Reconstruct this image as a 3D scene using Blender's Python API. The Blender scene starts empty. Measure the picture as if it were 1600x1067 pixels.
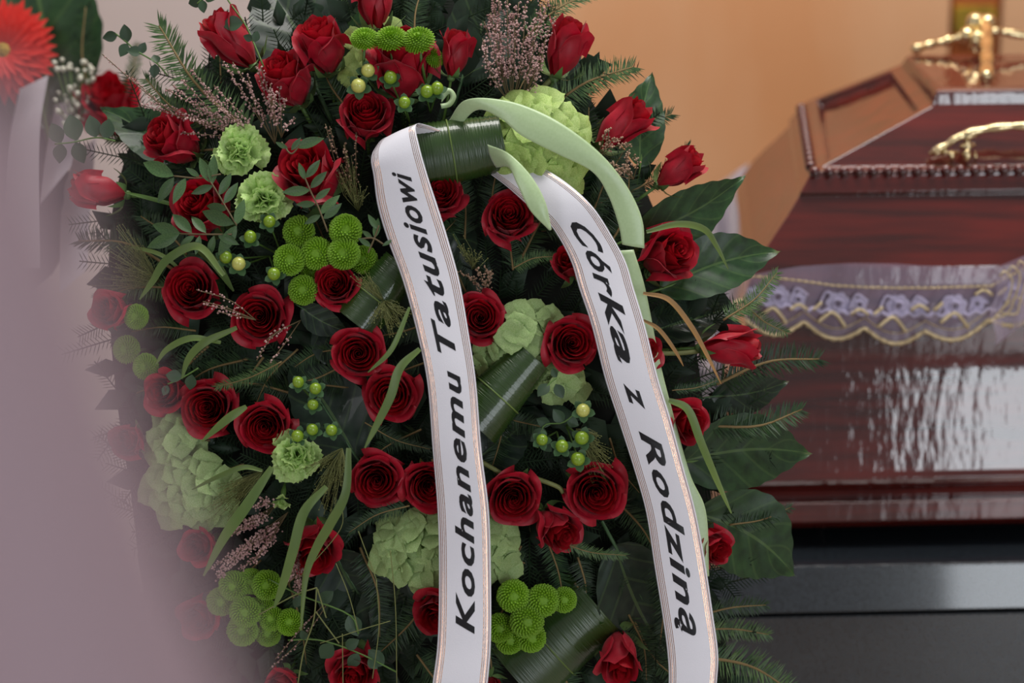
import bpy, bmesh, math, random
from mathutils import Vector, Matrix, Quaternion, noise
random.seed(7)
sc = bpy.context.scene
COL = sc.collection
R = math.radians
# ------------------------------------------------------------------ camera, world, light, exposure
PITCH = R(18); FPX = 4444.4; CAMZ = 1.85; D0 = 3.556
CAM = Vector((0, 0, CAMZ))
RIGHT = Vector((1, 0, 0)); UP = Vector((0, math.sin(PITCH), math.cos(PITCH))); BACK = Vector((0, -math.cos(PITCH), math.sin(PITCH)))
CR = Matrix((RIGHT, UP, BACK)).transposed()          # camera frame -> world
CQ = CR.to_quaternion()
cd = bpy.data.cameras.new('camera'); cam = bpy.data.objects.new('camera', cd); COL.objects.link(cam)
cam.matrix_world = Matrix.Translation(CAM) @ CR.to_4x4()
cd.lens = 100; cd.sensor_width = 36; cd.clip_start = 0.05
cd.dof.use_dof = True; cd.dof.focus_distance = D0 - 0.11; cd.dof.aperture_fstop = 2.5
sc.camera = cam
w = bpy.data.worlds.new('world'); sc.world = w; w.use_nodes = True
bgn = w.node_tree.nodes['Background']; bgn.inputs[0].default_value = (0.84, 0.83, 0.85, 1); bgn.inputs[1].default_value = 0.33
def area(name, loc, target, sx, sy, power, col):
    l = bpy.data.lights.new(name, 'AREA'); l.shape = 'RECTANGLE'; l.size = sx; l.size_y = sy; l.energy = power; l.color = col
    o = bpy.data.objects.new(name, l); COL.objects.link(o); o.location = loc
    o.rotation_euler = (Vector(target) - Vector(loc)).to_track_quat('-Z', 'Y').to_euler(); return o
area('window_or_fill_light', (3.75, -3.2, 1.55), (2.8, 3.4, 1.3), 2.7, 2.6, 135, (0.88, 0.94, 1.0))  # window behind the camera, mirrored in the coffin side
area('window_or_fill_light', (-3.2, -1.5, 2.9), (-0.2, 3.4, 0.9), 1.6, 1.6, 42, (0.97, 0.97, 1.0))  # added general fill from the left, no second window there
area('back_wall_fill_light', (0.6, 3.9, 3.9), (0.5, 4.9, 0), 2.6, 1.0, 120, (1.0, 0.96, 0.92))  # added overhead fill that lifts the back wall, not a lamp of the room
sc.view_settings.view_transform = 'Standard'; sc.view_settings.look = 'None'
sc.view_settings.exposure = 0.0; sc.view_settings.gamma = 1; sc.view_settings.use_curve_mapping = False
sc.cycles.use_denoising = True
sc.cycles.max_bounces = 8; sc.cycles.transparent_max_bounces = 12

# ------------------------------------------------------------------ helpers
def P(px, py, w=0.0, d=None):
    d = D0 - w if d is None else d
    return CAM + d * (-BACK) + ((px - 800) / FPX * d) * RIGHT + ((533.5 - py) / FPX * d) * UP
def RY(px, py, Y):
    r = P(px, py, d=1.0) - CAM; return CAM + r * (Y / r.y)
def RZ(px, py, Z):
    r = P(px, py, d=1.0) - CAM; return CAM + r * ((Z - CAMZ) / r.z)
def dome(px, py):
    r2 = ((px - 690) / 600) ** 2 + ((py - 580) / 800) ** 2
    return 0.12 * max(0.0, 1 - r2)
PX = D0 / FPX                                             # metres per pixel at the wreath
def lin(c):
    return tuple((x / 12.92 if x <= .04045 else ((x + .055) / 1.055) ** 2.4) for x in [v / 255 for v in c]) + (1,)
def mat(name, rgb, rough=.5, metal=0, coat=0, rgb2=None, scale=30, vary=0.0, bump=0.0, bscale=80, sheen=0, stretch=None, trans=0, spec=.5, alpha=1, coords='Object'):
    m = bpy.data.materials.new(name); m.use_nodes = True
    nt = m.node_tree; N = nt.nodes; Lk = nt.links; b = N['Principled BSDF']
    b.inputs['Base Color'].default_value = lin(rgb); b.inputs['Roughness'].default_value = rough
    b.inputs['Metallic'].default_value = metal; b.inputs['Coat Weight'].default_value = coat; b.inputs['Coat Roughness'].default_value = .05
    b.inputs['Sheen Weight'].default_value = sheen; b.inputs['Specular IOR Level'].default_value = spec
    b.inputs['Alpha'].default_value = alpha
    tc = N.new('ShaderNodeTexCoord'); mp = N.new('ShaderNodeMapping'); Lk.new(tc.outputs[coords], mp.inputs[0])
    if stretch: mp.inputs['Scale'].default_value = stretch
    last = None
    if rgb2:
        nz = N.new('ShaderNodeTexNoise'); nz.inputs['Scale'].default_value = scale; nz.inputs['Detail'].default_value = 4
        Lk.new(mp.outputs[0], nz.inputs['Vector'])
        rp = N.new('ShaderNodeMapRange'); rp.inputs[1].default_value = .35; rp.inputs[2].default_value = .65; Lk.new(nz.outputs['Fac'], rp.inputs[0])
        mx = N.new('ShaderNodeMix'); mx.data_type = 'RGBA'; mx.inputs[6].default_value = lin(rgb); mx.inputs[7].default_value = lin(rgb2)
        Lk.new(rp.outputs[0], mx.inputs[0]); last = mx.outputs[2]
    if vary:
        oi = N.new('ShaderNodeObjectInfo'); hs = N.new('ShaderNodeHueSaturation'); mr = N.new('ShaderNodeMapRange')
        mr.inputs[3].default_value = 1 - vary; mr.inputs[4].default_value = 1 + vary
        Lk.new(oi.outputs['Random'], mr.inputs[0]); Lk.new(mr.outputs[0], hs.inputs['Value'])
        if last: Lk.new(last, hs.inputs['Color'])
        else: hs.inputs['Color'].default_value = lin(rgb)
        last = hs.outputs[0]
    if last: Lk.new(last, b.inputs['Base Color'])
    if bump:
        n2 = N.new('ShaderNodeTexNoise'); n2.inputs['Scale'].default_value = bscale; n2.inputs['Detail'].default_value = 3
        Lk.new(mp.outputs[0], n2.inputs['Vector'])
        bp = N.new('ShaderNodeBump'); bp.inputs['Strength'].default_value = bump; bp.inputs['Distance'].default_value = .004
        Lk.new(n2.outputs['Fac'], bp.inputs['Height']); Lk.new(bp.outputs[0], b.inputs['Normal'])
    if trans:
        tr = N.new('ShaderNodeBsdfTranslucent'); tr.inputs[0].default_value = lin(rgb)
        if last: Lk.new(last, tr.inputs[0])
        ms = N.new('ShaderNodeMixShader'); ms.inputs[0].default_value = trans
        Lk.new(b.outputs[0], ms.inputs[1]); Lk.new(tr.outputs[0], ms.inputs[2]); Lk.new(ms.outputs[0], N['Material Output'].inputs[0])
    return m
def me(name, vs, fs, m, smooth=True, uvs=None):
    d = bpy.data.meshes.new(name); d.from_pydata([tuple(v) for v in vs], [], fs)
    if m: d.materials.append(m)
    if smooth: d.shade_smooth()
    if uvs:
        u = d.uv_layers.new(name='UVMap')
        for l in d.loops: u.data[l.index].uv = uvs[l.vertex_index]
    d.update(); return d
def ob(name, mesh, parent=None, **kw):
    o = bpy.data.objects.new(name, mesh); COL.objects.link(o)
    if parent: o.parent = parent
    for k, v in kw.items(): o[k] = v
    return o
def thing(name, label, cat, loc, rot=None, group=None, s=1.0):
    o = bpy.data.objects.new(name, None); COL.objects.link(o); o.empty_display_size = .02
    o.location = loc; o.rotation_mode = 'QUATERNION'; o.rotation_quaternion = rot if rot is not None else CQ
    o.scale = (s, s, s); o['label'] = label; o['category'] = cat
    if group: o['group'] = group
    return o
class MB:
    def __init__(s): s.v = []; s.f = []; s.uv = []
    def add(s, vs, fs, uv=None):
        n = len(s.v); s.v += [Vector(v) for v in vs]; s.f += [tuple(i + n for i in f) for f in fs]
        s.uv += uv if uv else [(0, 0)] * len(vs)
    def tube(s, pts, rad, n=6):
        pts = [Vector(p) for p in pts]; vs = []; fs = []
        rs = rad if isinstance(rad, (list, tuple)) else [rad] * len(pts)
        ref = Vector((.3, .5, .81))
        for i, p in enumerate(pts):
            t = (pts[min(i + 1, len(pts) - 1)] - pts[max(i - 1, 0)]).normalized()
            a = t.cross(ref)
            if a.length < .05: a = t.cross(Vector((1, 0, 0)))
            a.normalize(); b = t.cross(a)
            vs += [p + rs[i] * (math.cos(2 * math.pi * k / n) * a + math.sin(2 * math.pi * k / n) * b) for k in range(n)]
        for i in range(len(pts) - 1):
            for k in range(n): fs.append((i * n + k, i * n + (k + 1) % n, (i + 1) * n + (k + 1) % n, (i + 1) * n + k))
        fs.append(tuple(range(n))[::-1]); fs.append(tuple((len(pts) - 1) * n + k for k in range(n)))
        s.add(vs, fs)
    def ball(s, c, r, n=8, m=5, sz=1):
        c = Vector(c); vs = [c + Vector((0, 0, -r * sz))]
        for j in range(1, m):
            a = math.pi * j / m - math.pi / 2
            vs += [c + Vector((r * math.cos(a) * math.cos(2 * math.pi * k / n), r * math.cos(a) * math.sin(2 * math.pi * k / n), r * sz * math.sin(a))) for k in range(n)]
        vs.append(c + Vector((0, 0, r * sz))); fs = []
        for k in range(n): fs.append((0, 1 + (k + 1) % n, 1 + k))
        for j in range(m - 2):
            for k in range(n): fs.append((1 + j * n + k, 1 + j * n + (k + 1) % n, 1 + (j + 1) * n + (k + 1) % n, 1 + (j + 1) * n + k))
        e = len(vs) - 1; b0 = 1 + (m - 2) * n
        for k in range(n): fs.append((b0 + k, b0 + (k + 1) % n, e))
        s.add(vs, fs)
    def octa(s, c, r):
        c = Vector(c); vs = [c + Vector(d) * r for d in ((1, 0, 0), (-1, 0, 0), (0, 1, 0), (0, -1, 0), (0, 0, 1), (0, 0, -1))]
        s.add(vs, [(0, 2, 4), (2, 1, 4), (1, 3, 4), (3, 0, 4), (2, 0, 5), (1, 2, 5), (3, 1, 5), (0, 3, 5)])
    def blade(s, a, b, wv, tip=0.0):
        a = Vector(a); b = Vector(b); wv = Vector(wv); m = a.lerp(b, .5)
        s.add([a - wv * .6, a + wv * .6, m + wv, m - wv, b], [(0, 1, 2, 3), (3, 2, 4)])
    def grid(s, nu, nv, fn):
        vs = []; uv = []
        for j in range(nv + 1):
            for i in range(nu + 1):
                vs.append(fn(i / nu, j / nv)); uv.append((i / nu, j / nv))
        fs = [(j * (nu + 1) + i, j * (nu + 1) + i + 1, (j + 1) * (nu + 1) + i + 1, (j + 1) * (nu + 1) + i) for j in range(nv) for i in range(nu)]
        s.add(vs, fs, uv)
    def mesh(s, name, m, smooth=True): return me(name, s.v, s.f, m, smooth, s.uv)
    def build(s, name, m, parent=None, smooth=True, **kw): return ob(name, s.mesh(name, m, smooth), parent, **kw)
def spline(pts, n):
    pts = [Vector(p) for p in pts]; k = len(pts)
    P4 = [pts[0] * 2 - pts[1]] + pts + [pts[-1] * 2 - pts[-2]]; out = []
    for i in range(n):
        t = i / (n - 1) * (k - 1); j = min(int(t), k - 2); u = t - j
        a, b, c, d = P4[j:j + 4]
        out.append(.5 * ((2 * b) + (c - a) * u + (2 * a - 5 * b + 4 * c - d) * u * u + (3 * b - 3 * c + d - a) * u ** 3))
    return out
def axis_q(a, roll=0.0):
    z = (CR @ Vector(a)).normalized()
    return z.to_track_quat('Z', 'Y') @ Quaternion((0, 0, 1), roll)
rnd = random.uniform

# ------------------------------------------------------------------ materials
M_petal = mat('rose_petal', (184, 8, 42), rough=.5, rgb2=(166, 5, 36), scale=8, bump=.05, bscale=60, sheen=.1, trans=.2, vary=.12)
M_petal_in = mat('rose_heart', (178, 8, 30), rough=.55, rgb2=(150, 4, 22), scale=12, trans=.25, vary=.08)
M_stem = mat('stem_green', (84, 118, 52), rough=.5, vary=.1)
M_sepal = mat('sepal_green', (88, 120, 66), rough=.55, vary=.15)
M_mum = mat('pompon_green', (136, 178, 34), rough=.6, rgb2=(98, 150, 22), scale=60, trans=.15, vary=.1)
M_carn = mat('carnation_green', (206, 230, 158), rough=.6, rgb2=(176, 214, 122), scale=25, trans=.2, vary=.06)
M_hyd = mat('hydrangea_green', (194, 216, 134), rough=.6, rgb2=(160, 196, 96), scale=35, trans=.2, vary=.12, bump=.15, bscale=200)
M_hyd2 = mat('hydrangea_pale_green', (180, 202, 142), rough=.6, rgb2=(146, 182, 106), scale=35, trans=.2, vary=.14, bump=.15, bscale=200)
M_berry = mat('berry_green', (140, 170, 48), rough=.28, rgb2=(112, 150, 34), scale=60, coat=.3)
M_berry_y = mat('berry_cream', (214, 212, 128), rough=.28, rgb2=(178, 190, 76), scale=60, coat=.3)
M_calyx = mat('calyx_green', (66, 100, 62), rough=.5, vary=.1)
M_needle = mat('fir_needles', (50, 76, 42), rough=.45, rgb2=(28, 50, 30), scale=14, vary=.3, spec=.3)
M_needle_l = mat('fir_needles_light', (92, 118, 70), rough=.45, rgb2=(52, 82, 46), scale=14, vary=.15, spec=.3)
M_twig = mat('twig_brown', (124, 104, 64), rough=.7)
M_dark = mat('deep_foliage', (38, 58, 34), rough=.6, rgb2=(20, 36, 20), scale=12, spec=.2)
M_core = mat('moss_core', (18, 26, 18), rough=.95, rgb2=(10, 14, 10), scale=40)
M_leafy = mat('small_leaf_green', (78, 108, 62), rough=.45, rgb2=(56, 88, 50), scale=30, vary=.2, trans=.1)
M_euc = mat('round_leaf_green', (44, 70, 44), rough=.5, vary=.15)
M_heath = mat('heather_bells', (206, 172, 168), rough=.6, rgb2=(150, 112, 110), scale=60)
M_heath_b = mat('heather_bells_tan', (190, 160, 138), rough=.6, rgb2=(140, 110, 90), scale=60)
M_hstem = mat('heather_stem', (98, 84, 56), rough=.7)
M_grass = mat('grass_blade', (112, 134, 66), rough=.45, rgb2=(88, 114, 56), scale=8, vary=.15, trans=.15)
M_straw = mat('grass_straw', (168, 126, 74), rough=.55, rgb2=(130, 100, 54), scale=14)
M_wisp = mat('wispy_grass', (116, 122, 70), rough=.6)
M_satin_g = mat('green_satin', (184, 210, 162), rough=.34, rgb2=(178, 205, 154), scale=300, stretch=(1, 1, 1), sheen=.3)
M_gold = mat('brass', (222, 202, 156), rough=.22, metal=1, bump=.5, bscale=60)
M_ink = mat('black_ink', (22, 22, 26), rough=.25, spec=.5)
M_white_gyp = mat('tiny_white_flowers', (206, 206, 190), rough=.7)
def leaf_mat(name, c1, c2, freq=14, rough=.42, vein=(96, 124, 70), coat=.1):
    m = mat(name, c1, spec=.35, rough=rough, rgb2=c2, scale=12, coat=coat, vary=.12)
    nt = m.node_tree; N = nt.nodes; Lk = nt.links; b = N['Principled BSDF']
    uv = N.new('ShaderNodeUVMap'); sp = N.new('ShaderNodeSeparateXYZ'); Lk.new(uv.outputs[0], sp.inputs[0])
    def mth(op, a, bb=None):
        n = N.new('ShaderNodeMath'); n.operation = op
        for i, x in enumerate((a, bb)):
            if x is None: continue
            if isinstance(x, (int, float)): n.inputs[i].default_value = x
            else: Lk.new(x, n.inputs[i])
        return n.outputs[0]
    au = mth('ABSOLUTE', mth('SUBTRACT', sp.outputs[0], .5))
    wv = mth('SINE', mth('MULTIPLY', mth('SUBTRACT', sp.outputs[1], mth('MULTIPLY', au, .5)), freq * 6.283))
    mid = mth('LESS_THAN', au, .018)
    line = mth('MAXIMUM', mid, mth('MULTIPLY', mth('GREATER_THAN', wv, .93), .35))
    mx = N.new('ShaderNodeMix'); mx.data_type = 'RGBA'; mx.inputs[7].default_value = lin(vein)
    src = b.inputs['Base Color'].links[0].from_socket
    Lk.new(mth('MULTIPLY', line, .45), mx.inputs[0]); Lk.new(src, mx.inputs[6]); Lk.new(mx.outputs[2], b.inputs['Base Color'])
    bp = N.new('ShaderNodeBump'); bp.inputs['Strength'].default_value = .12; bp.inputs['Distance'].default_value = .003
    Lk.new(wv, bp.inputs['Height']); Lk.new(bp.outputs[0], b.inputs['Normal'])
    return m
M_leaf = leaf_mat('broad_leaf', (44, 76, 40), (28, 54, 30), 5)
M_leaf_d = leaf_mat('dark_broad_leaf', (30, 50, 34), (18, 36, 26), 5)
def ribleaf_mat():
    m = mat('ribbed_leaf', (50, 76, 30), rough=.3, rgb2=(34, 58, 22), scale=10, coat=.4)
    nt = m.node_tree; N = nt.nodes; Lk = nt.links; b = N['Principled BSDF']
    uv = N.new('ShaderNodeUVMap'); wt = N.new('ShaderNodeTexNoise'); mp = N.new('ShaderNodeMapping')
    mp.inputs['Scale'].default_value = (60, 1.2, 1); Lk.new(uv.outputs[0], mp.inputs[0]); Lk.new(mp.outputs[0], wt.inputs['Vector']); wt.inputs['Scale'].default_value = 1
    bp = N.new('ShaderNodeBump'); bp.inputs['Strength'].default_value = .6; bp.inputs['Distance'].default_value = .002
    Lk.new(wt.outputs[0], bp.inputs['Height']); Lk.new(bp.outputs[0], b.inputs['Normal']); return m
M_rib = ribleaf_mat()
def ribbon_mat():
    m = mat('white_ribbon', (226, 226, 234), rough=.55, bump=.08, bscale=900)
    nt = m.node_tree; N = nt.nodes; Lk = nt.links; b = N['Principled BSDF']
    uv = N.new('ShaderNodeUVMap'); sp = N.new('ShaderNodeSeparateXYZ'); Lk.new(uv.outputs[0], sp.inputs[0])
    def mth(op, a, bb=None):
        n = N.new('ShaderNodeMath'); n.operation = op
        for i, x in enumerate((a, bb)):
            if x is None: continue
            if isinstance(x, (int, float)): n.inputs[i].default_value = x
            else: Lk.new(x, n.inputs[i])
        return n.outputs[0]
    au = mth('SUBTRACT', .5, mth('ABSOLUTE', mth('SUBTRACT', sp.outputs[0], .5)))     # distance to the nearest edge
    fr = mth('FRACT', mth('MULTIPLY', mth('SUBTRACT', au, .035), 1 / .034))
    g = mth('MULTIPLY', mth('LESS_THAN', fr, .40), mth('MULTIPLY', mth('GREATER_THAN', au, .035), mth('LESS_THAN', au, .171)))
    mg = N.new('ShaderNodeMix'); mg.data_type = 'RGBA'; mg.inputs[6].default_value = lin((226, 226, 234)); mg.inputs[7].default_value = lin((196, 150, 120))
    Lk.new(g, mg.inputs[0]); Lk.new(mg.outputs[2], b.inputs['Base Color']); Lk.new(g, b.inputs['Metallic'])
    rr = N.new('ShaderNodeMapRange'); rr.inputs[3].default_value = .55; rr.inputs[4].default_value = .2; Lk.new(g, rr.inputs[0]); Lk.new(rr.outputs[0], b.inputs['Roughness'])
    return m
M_ribbon = ribbon_mat()
M_lacq = mat('mahogany_lacquer', (96, 24, 16), rough=.5, rgb2=(58, 16, 12), scale=6, stretch=(.6, 6, 9), coat=1, spec=.05, bump=.10, bscale=5)
M_lacq.node_tree.nodes['Principled BSDF'].inputs['Coat IOR'].default_value = 1.75
_nt = M_lacq.node_tree; _b = [n for n in _nt.nodes if n.type == 'BUMP'][0]; _mp = _nt.nodes.new('ShaderNodeMapping'); _mp.inputs['Scale'].default_value = (13, 5, 4.5)
_nt.links.new([n for n in _nt.nodes if n.type == 'TEX_COORD'][0].outputs['Object'], _mp.inputs[0]); _nt.links.new(_mp.outputs[0], _b.inputs['Height'].links[0].from_node.inputs['Vector']); _b.inputs['Strength'].default_value = .11
for l_ in list(M_lacq.node_tree.nodes['Principled BSDF'].inputs['Normal'].links): M_lacq.node_tree.links.new(l_.from_socket, M_lacq.node_tree.nodes['Principled BSDF'].inputs['Coat Normal'])
M_wood = mat('honey_wood_panel', (226, 178, 136), rough=.5, rgb2=(216, 156, 108), scale=1.6, stretch=(1.6, 1, .7), vary=.05)
M_wood_d = mat('orange_wood_strip', (168, 92, 44), rough=.45)
M_plaster = mat('mauve_plaster', (206, 192, 188), rough=.9, rgb2=(200, 184, 178), scale=2)
M_floor = mat('pale_stone_floor', (186, 178, 172), rough=.3, rgb2=(170, 160, 154), scale=3)
M_gran = mat('dark_granite', (22, 26, 30), rough=.16, rgb2=(44, 50, 56), scale=240, spec=.3, coat=1)
M_gran.node_tree.nodes['Principled BSDF'].inputs['Coat IOR'].default_value = 1.5
M_black = mat('black_lacquer', (8, 8, 8), rough=.3)
M_cloth = mat('mauve_cloth', (166, 144, 151), rough=.95)

# ------------------------------------------------------------------ setting
def box(name, x0, x1, y0, y1, z0, z1, m, parent=None, bev=0, **kw):
    vs = [(x, y, z) for x in (x0, x1) for y in (y0, y1) for z in (z0, z1)]
    fs = [(0, 1, 3, 2), (4, 6, 7, 5), (0, 4, 5, 1), (2, 3, 7, 6), (0, 2, 6, 4), (1, 5, 7, 3)]
    o = ob(name, me(name, vs, fs, m, False), parent, **kw)
    if bev:
        b = o.modifiers.new('bevel', 'BEVEL'); b.width = bev; b.segments = 2
    return o
S = dict(kind='structure')
YB = 5.3
box('floor', -5, 5, -4, YB + .1, -.1, 0, M_floor, **S)
box('wall_back', -5, 5, YB, YB + .15, 0, 4.5, M_plaster, **S)
box('wall_left', -5.1, -5, -4, YB + .1, 0, 4.5, M_plaster, **S)
box('wall_right', 5, 5.1, -4, YB + .1, 0, 4.5, M_plaster, **S)
wb = bpy.data.objects['wall_back']
xs = [-.35, .825, .915, 2.1, 3.1, 4.1, 4.98]
for i in range(len(xs) - 1):
    narrow = xs[i + 1] - xs[i] < .2
    box('wood_panel', xs[i] + (0 if narrow else .004), xs[i + 1] - (0 if narrow else .004), YB - (.03 if narrow else .045), YB, .0, 3.6, M_wood_d if narrow else M_wood, wb, bev=.004)
box('wall_picture', .83, .905, YB - .05, YB - .028, .752, .80, mat('green_picture', (46, 58, 24), rgb2=(170, 140, 40), scale=14), None,
    label='small green and yellow picture on the orange wood strip above the coffin', category='picture')

# plinth
def slab(name, prof, x0, x1, dy, m, parent=None, bev=.002):
    """prof: list of (y,z) closed, extruded along +x with slope dy per metre."""
    n = len(prof); vs = [(x0, y, z) for y, z in prof] + [(x1, y + dy * (x1 - x0), z) for y, z in prof]
    fs = [tuple((i, (i + 1) % n, n + (i + 1) % n, n + i)) for i in range(n)] + [tuple(range(n))[::-1], tuple(range(n, 2 * n))]
    o = ob(name, me(name, vs, fs, m, False), parent)
    if bev:
        b = o.modifiers.new('bevel', 'BEVEL'); b.width = bev; b.segments = 2
    return o
SL = .05
zt = RY(1300, 888, 3.68).z
pl = thing('coffin_plinth', 'polished dark granite plinth under the brown coffin', 'plinth', (0, 0, 0), Quaternion())
zb = RY(1300, 961, 3.664).z
slab('top_slab', [(3.68, zt), (3.664, zb), (4.55, zb), (4.55, zt)], .26, 2.6, SL, M_gran, pl)
slab('front_panel', [(3.668, zb - .007), (3.655, 0), (4.5, 0), (4.5, zb - .007)], .27, 2.59, SL, M_gran, pl)
slab('joint', [(3.69, zb + .0), (3.69, zb - .007), (4.45, zb - .007), (4.45, zb)], .3, 2.55, SL, M_black, pl, 0)

# coffin
front = [((1468, 136), 3.948), ((1463, 143), 3.938), ((1458, 157), 3.937), ((1456, 165), 3.936), ((1280, 262), 3.86), ((1268, 268), 3.845), ((1264, 276), 3.845), ((1250, 302), 3.834), ((1249, 306), 3.842),
         ((1232, 335), 3.826), ((1214, 362), 3.812), ((1196, 390), 3.799), ((1180, 420), 3.787), ((1168, 450), 3.779), ((1165, 470), 3.785)]
body = [((1168, 478), 3.806), ((1164, 530), 3.803), ((1160, 580), 3.798), ((1156, 630), 3.790), ((1153, 680), 3.779), ((1150, 742), 3.763), ((1148, 752), 3.757), ((1150, 760), 3.763), ((1152, 768), 3.776), ((1150, 780), 3.776), ((1146, 788), 3.752), ((1146, 818), 3.748), ((1150, 826), 3.765)]
cof = thing('coffin', 'dark red lacquered wooden coffin with beaded lid on granite plinth', 'coffin', RY(1150, 826, 3.765), Quaternion())
CO = Vector(cof.location)
def corner(pts, rear):
    F = [RY(a[0], a[1], y) for a, y in pts]; Rr = []
    for (a, y), f in zip(pts, F):
        if rear and a[1] < 170: Rr.append(RZ(1420 + (a[0] - 1468), 86 + .5 * (a[1] - 136), f.z))
        elif rear and a[1] < 270:
            Rr.append(RZ(a[0] - 17, a[1] - 105, f.z))
        else:
            f5, r5 = (F[5], Rr[5]) if len(Rr) > 5 and pts[0][0][1] < 200 else (Fl[5], Rl[5])
            Rr.append(Vector((f.x + (r5.x - f5.x), r5.y - (f.y - f5.y), f.z)))
    return F, Rr
LEN = 1.9
def loft(name, pts, cap_top, cap_bot):
    F, Rr = corner(pts, True); n = len(F); D = Vector((LEN, SL * LEN, 0)); mb = MB()
    V = [v - CO for v in F] + [v - CO for v in Rr] + [v + D - CO for v in Rr] + [v + D - CO for v in F]
    fs = []
    for i in range(n - 1):
        for a in range(4):
            b = (a + 1) % 4
            fs.append((a * n + i, a * n + i + 1, b * n + i + 1, b * n + i))
    if cap_top: fs.append((0, n, 2 * n, 3 * n))
    if cap_bot: fs.append((n - 1, 4 * n - 1, 3 * n - 1, 2 * n - 1))
    mesh = me(name, V, fs, M_lacq, False); bm = bmesh.new(); bm.from_mesh(mesh)
    bmesh.ops.recalc_face_normals(bm, faces=bm.faces)
    if name == 'lid':
        bm.faces.ensure_lookup_table()
        f = bm.faces[3 * 4]                              # the sloping left end facet
        r = bmesh.ops.inset_individual(bm, faces=[f], thickness=.022, depth=0)
        bmesh.ops.inset_individual(bm, faces=[f], thickness=.008, depth=-.012)
    bm.to_mesh(mesh); bm.free()
    o = ob(name, mesh, cof); b = o.modifiers.new('bevel', 'BEVEL'); b.width = .0022; b.segments = 3; b.limit_method = 'ANGLE'; b.angle_limit = R(14)
    mesh.shade_smooth(); mesh.set_sharp_from_angle(angle=R(7)); b.harden_normals = True
    return F, Rr
Fl, Rl = loft('lid', front, True, True)
Fb, Rb = loft('body', body, False, True)
# beads along the rim
bead = MB(); bead.ball((0, 0, 0), .0085, 12, 8); bm_ = bead.mesh('bead', M_lacq)
b0 = Fl[5]
for i in range(48):
    o = ob('bead', bm_, cof); o.location = b0 + Vector((i * .0205 + .004, SL * i * .0205 - .003, .0)) - CO
br = Rl[5]
for i in range(1, 14):
    o = ob('bead', bm_, cof); o.location = b0.lerp(br, i / 14) - CO
# black foot rail under the coffin
zbot = RY(1150, 826, 3.765).z
fx = RY(1285, 850, 3.83).x
slab('base_rail', [(3.83, zbot + .001), (3.80, (zbot + zt) / 2), (3.83, zt), (4.35, zt), (4.35, zbot + .001)], fx - .0, 2.2, SL, M_black, None, .001).parent = cof
bpy.data.objects['base_rail'].location = -CO
# brass handle on the lid
hd = MB(); 
def hp(px, py, Y=3.90): return RY(px, py, Y) - CO
hb = spline([hp(1456, 238, 3.866), hp(1478, 226, 3.868), hp(1500, 213, 3.87), hp(1530, 204, 3.872), hp(1570, 198, 3.872), hp(1610, 197, 3.872), hp(1650, 200, 3.872)], 40)
hd.tube(hb, [.003 + .0022 * abs(math.sin(i * .45)) + (.0015 if i > 12 else 0) for i in range(40)], 10)
hobj = hd.build('handle', M_gold, cof); hobj['label'] = 'ornate brass handle'
mt = MB()
for (a, b_, r) in [((1452, 241), (1475, 232), 6), ((1472, 244), (1480, 225), 4), ((1478, 228), (1500, 210), 5), ((1498, 214), (1530, 210), 5), ((1512, 215), (1511, 250), 5.5), ((1486, 235), (1487, 252), 4), ((1524, 236), (1524, 254), 2.5), ((1470, 238), (1498, 238), 3.5), ((1500, 228), (1524, 226), 5)]:
    p0 = hp(*a, 3.870); p1 = hp(*b_, 3.874); k = .00085
    mt.tube(spline([p0, p0.lerp(p1, .5) + Vector((0, -.004, 0)), p1], 9), [k * r * (.35 + .65 * math.sin(math.pi * (i + .8) / 9.6)) for i in range(9)], 8)
mt.ball(hp(1511, 243, 3.864), .0065, 10, 8, 1.4); mt.ball(hp(1487, 243, 3.866), .005, 10, 8, 1.3)
mt.build('mount', M_gold, hobj)
bs = MB(); bs.tube([hp(1511, 225, 3.868), hp(1511, 225, 3.92)], .006, 10); bs.tube([hp(1640, 212, 3.868), hp(1640, 212, 3.93)], .006, 10); bs.build('bolt', M_gold, hobj)
# crucifix lying on the lid top
ztop = Fl[0].z
cx = thing('crucifix', 'brass crucifix ornament lying on top of the coffin lid', 'crucifix', RZ(1540, 100, ztop), Quaternion())
XO = Vector(cx.location)
arm = MB(); 
al = [RZ(1432, 84, ztop) + Vector((0, 0, .008)), RZ(1450, 82, ztop) + Vector((0, 0, .012)), RZ(1480, 80, ztop) + Vector((0, 0, .016)), RZ(1510, 80, ztop) + Vector((0, 0, .024)), RZ(1545, 80, ztop) + Vector((0, 0, .03)), RZ(1580, 79, ztop) + Vector((0, 0, .026)), RZ(1650, 79, ztop) + Vector((0, 0, .012))]
al = [p - XO for p in al]
arm.tube(spline(al, 50), [.0045 + .0025 * abs(math.sin(i * .5)) for i in range(50)], 10)
arm.ball(al[0], .009, 12, 8); arm.ball(al[2], .009, 10, 8); arm.ball(al[3], .013, 10, 8)
arm.build('cross_arm', M_gold, cx)
bd = MB()
vb = [RZ(1541, 128, ztop) + Vector((0, 0, .006)), RZ(1541, 112, ztop) + Vector((0, 0, .012)), RZ(1540, 98, ztop) + Vector((0, 0, .022)), RZ(1539, 84, ztop) + Vector((0, 0, .034)), RZ(1534, 76, ztop) + Vector((0, 0, .044))]
vb = [p - XO for p in vb]
bd.tube(spline(vb, 24), [.008 + .003 * abs(math.sin(i * .6)) for i in range(24)], 10)
bd.build('cross_beam', M_gold, cx)
fg = MB(); fg.ball(vb[4] + Vector((-.012, 0, -.004)), .015, 12, 8); fg.ball(vb[4] + Vector((.006, -.004, -.004)), .014, 12, 8); fg.tube([vb[3] + Vector((-.012, 0, 0)), vb[3] + Vector((-.014, 0, -.03))], .01, 8)
fg.build('relief', M_gold, cx)

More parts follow.
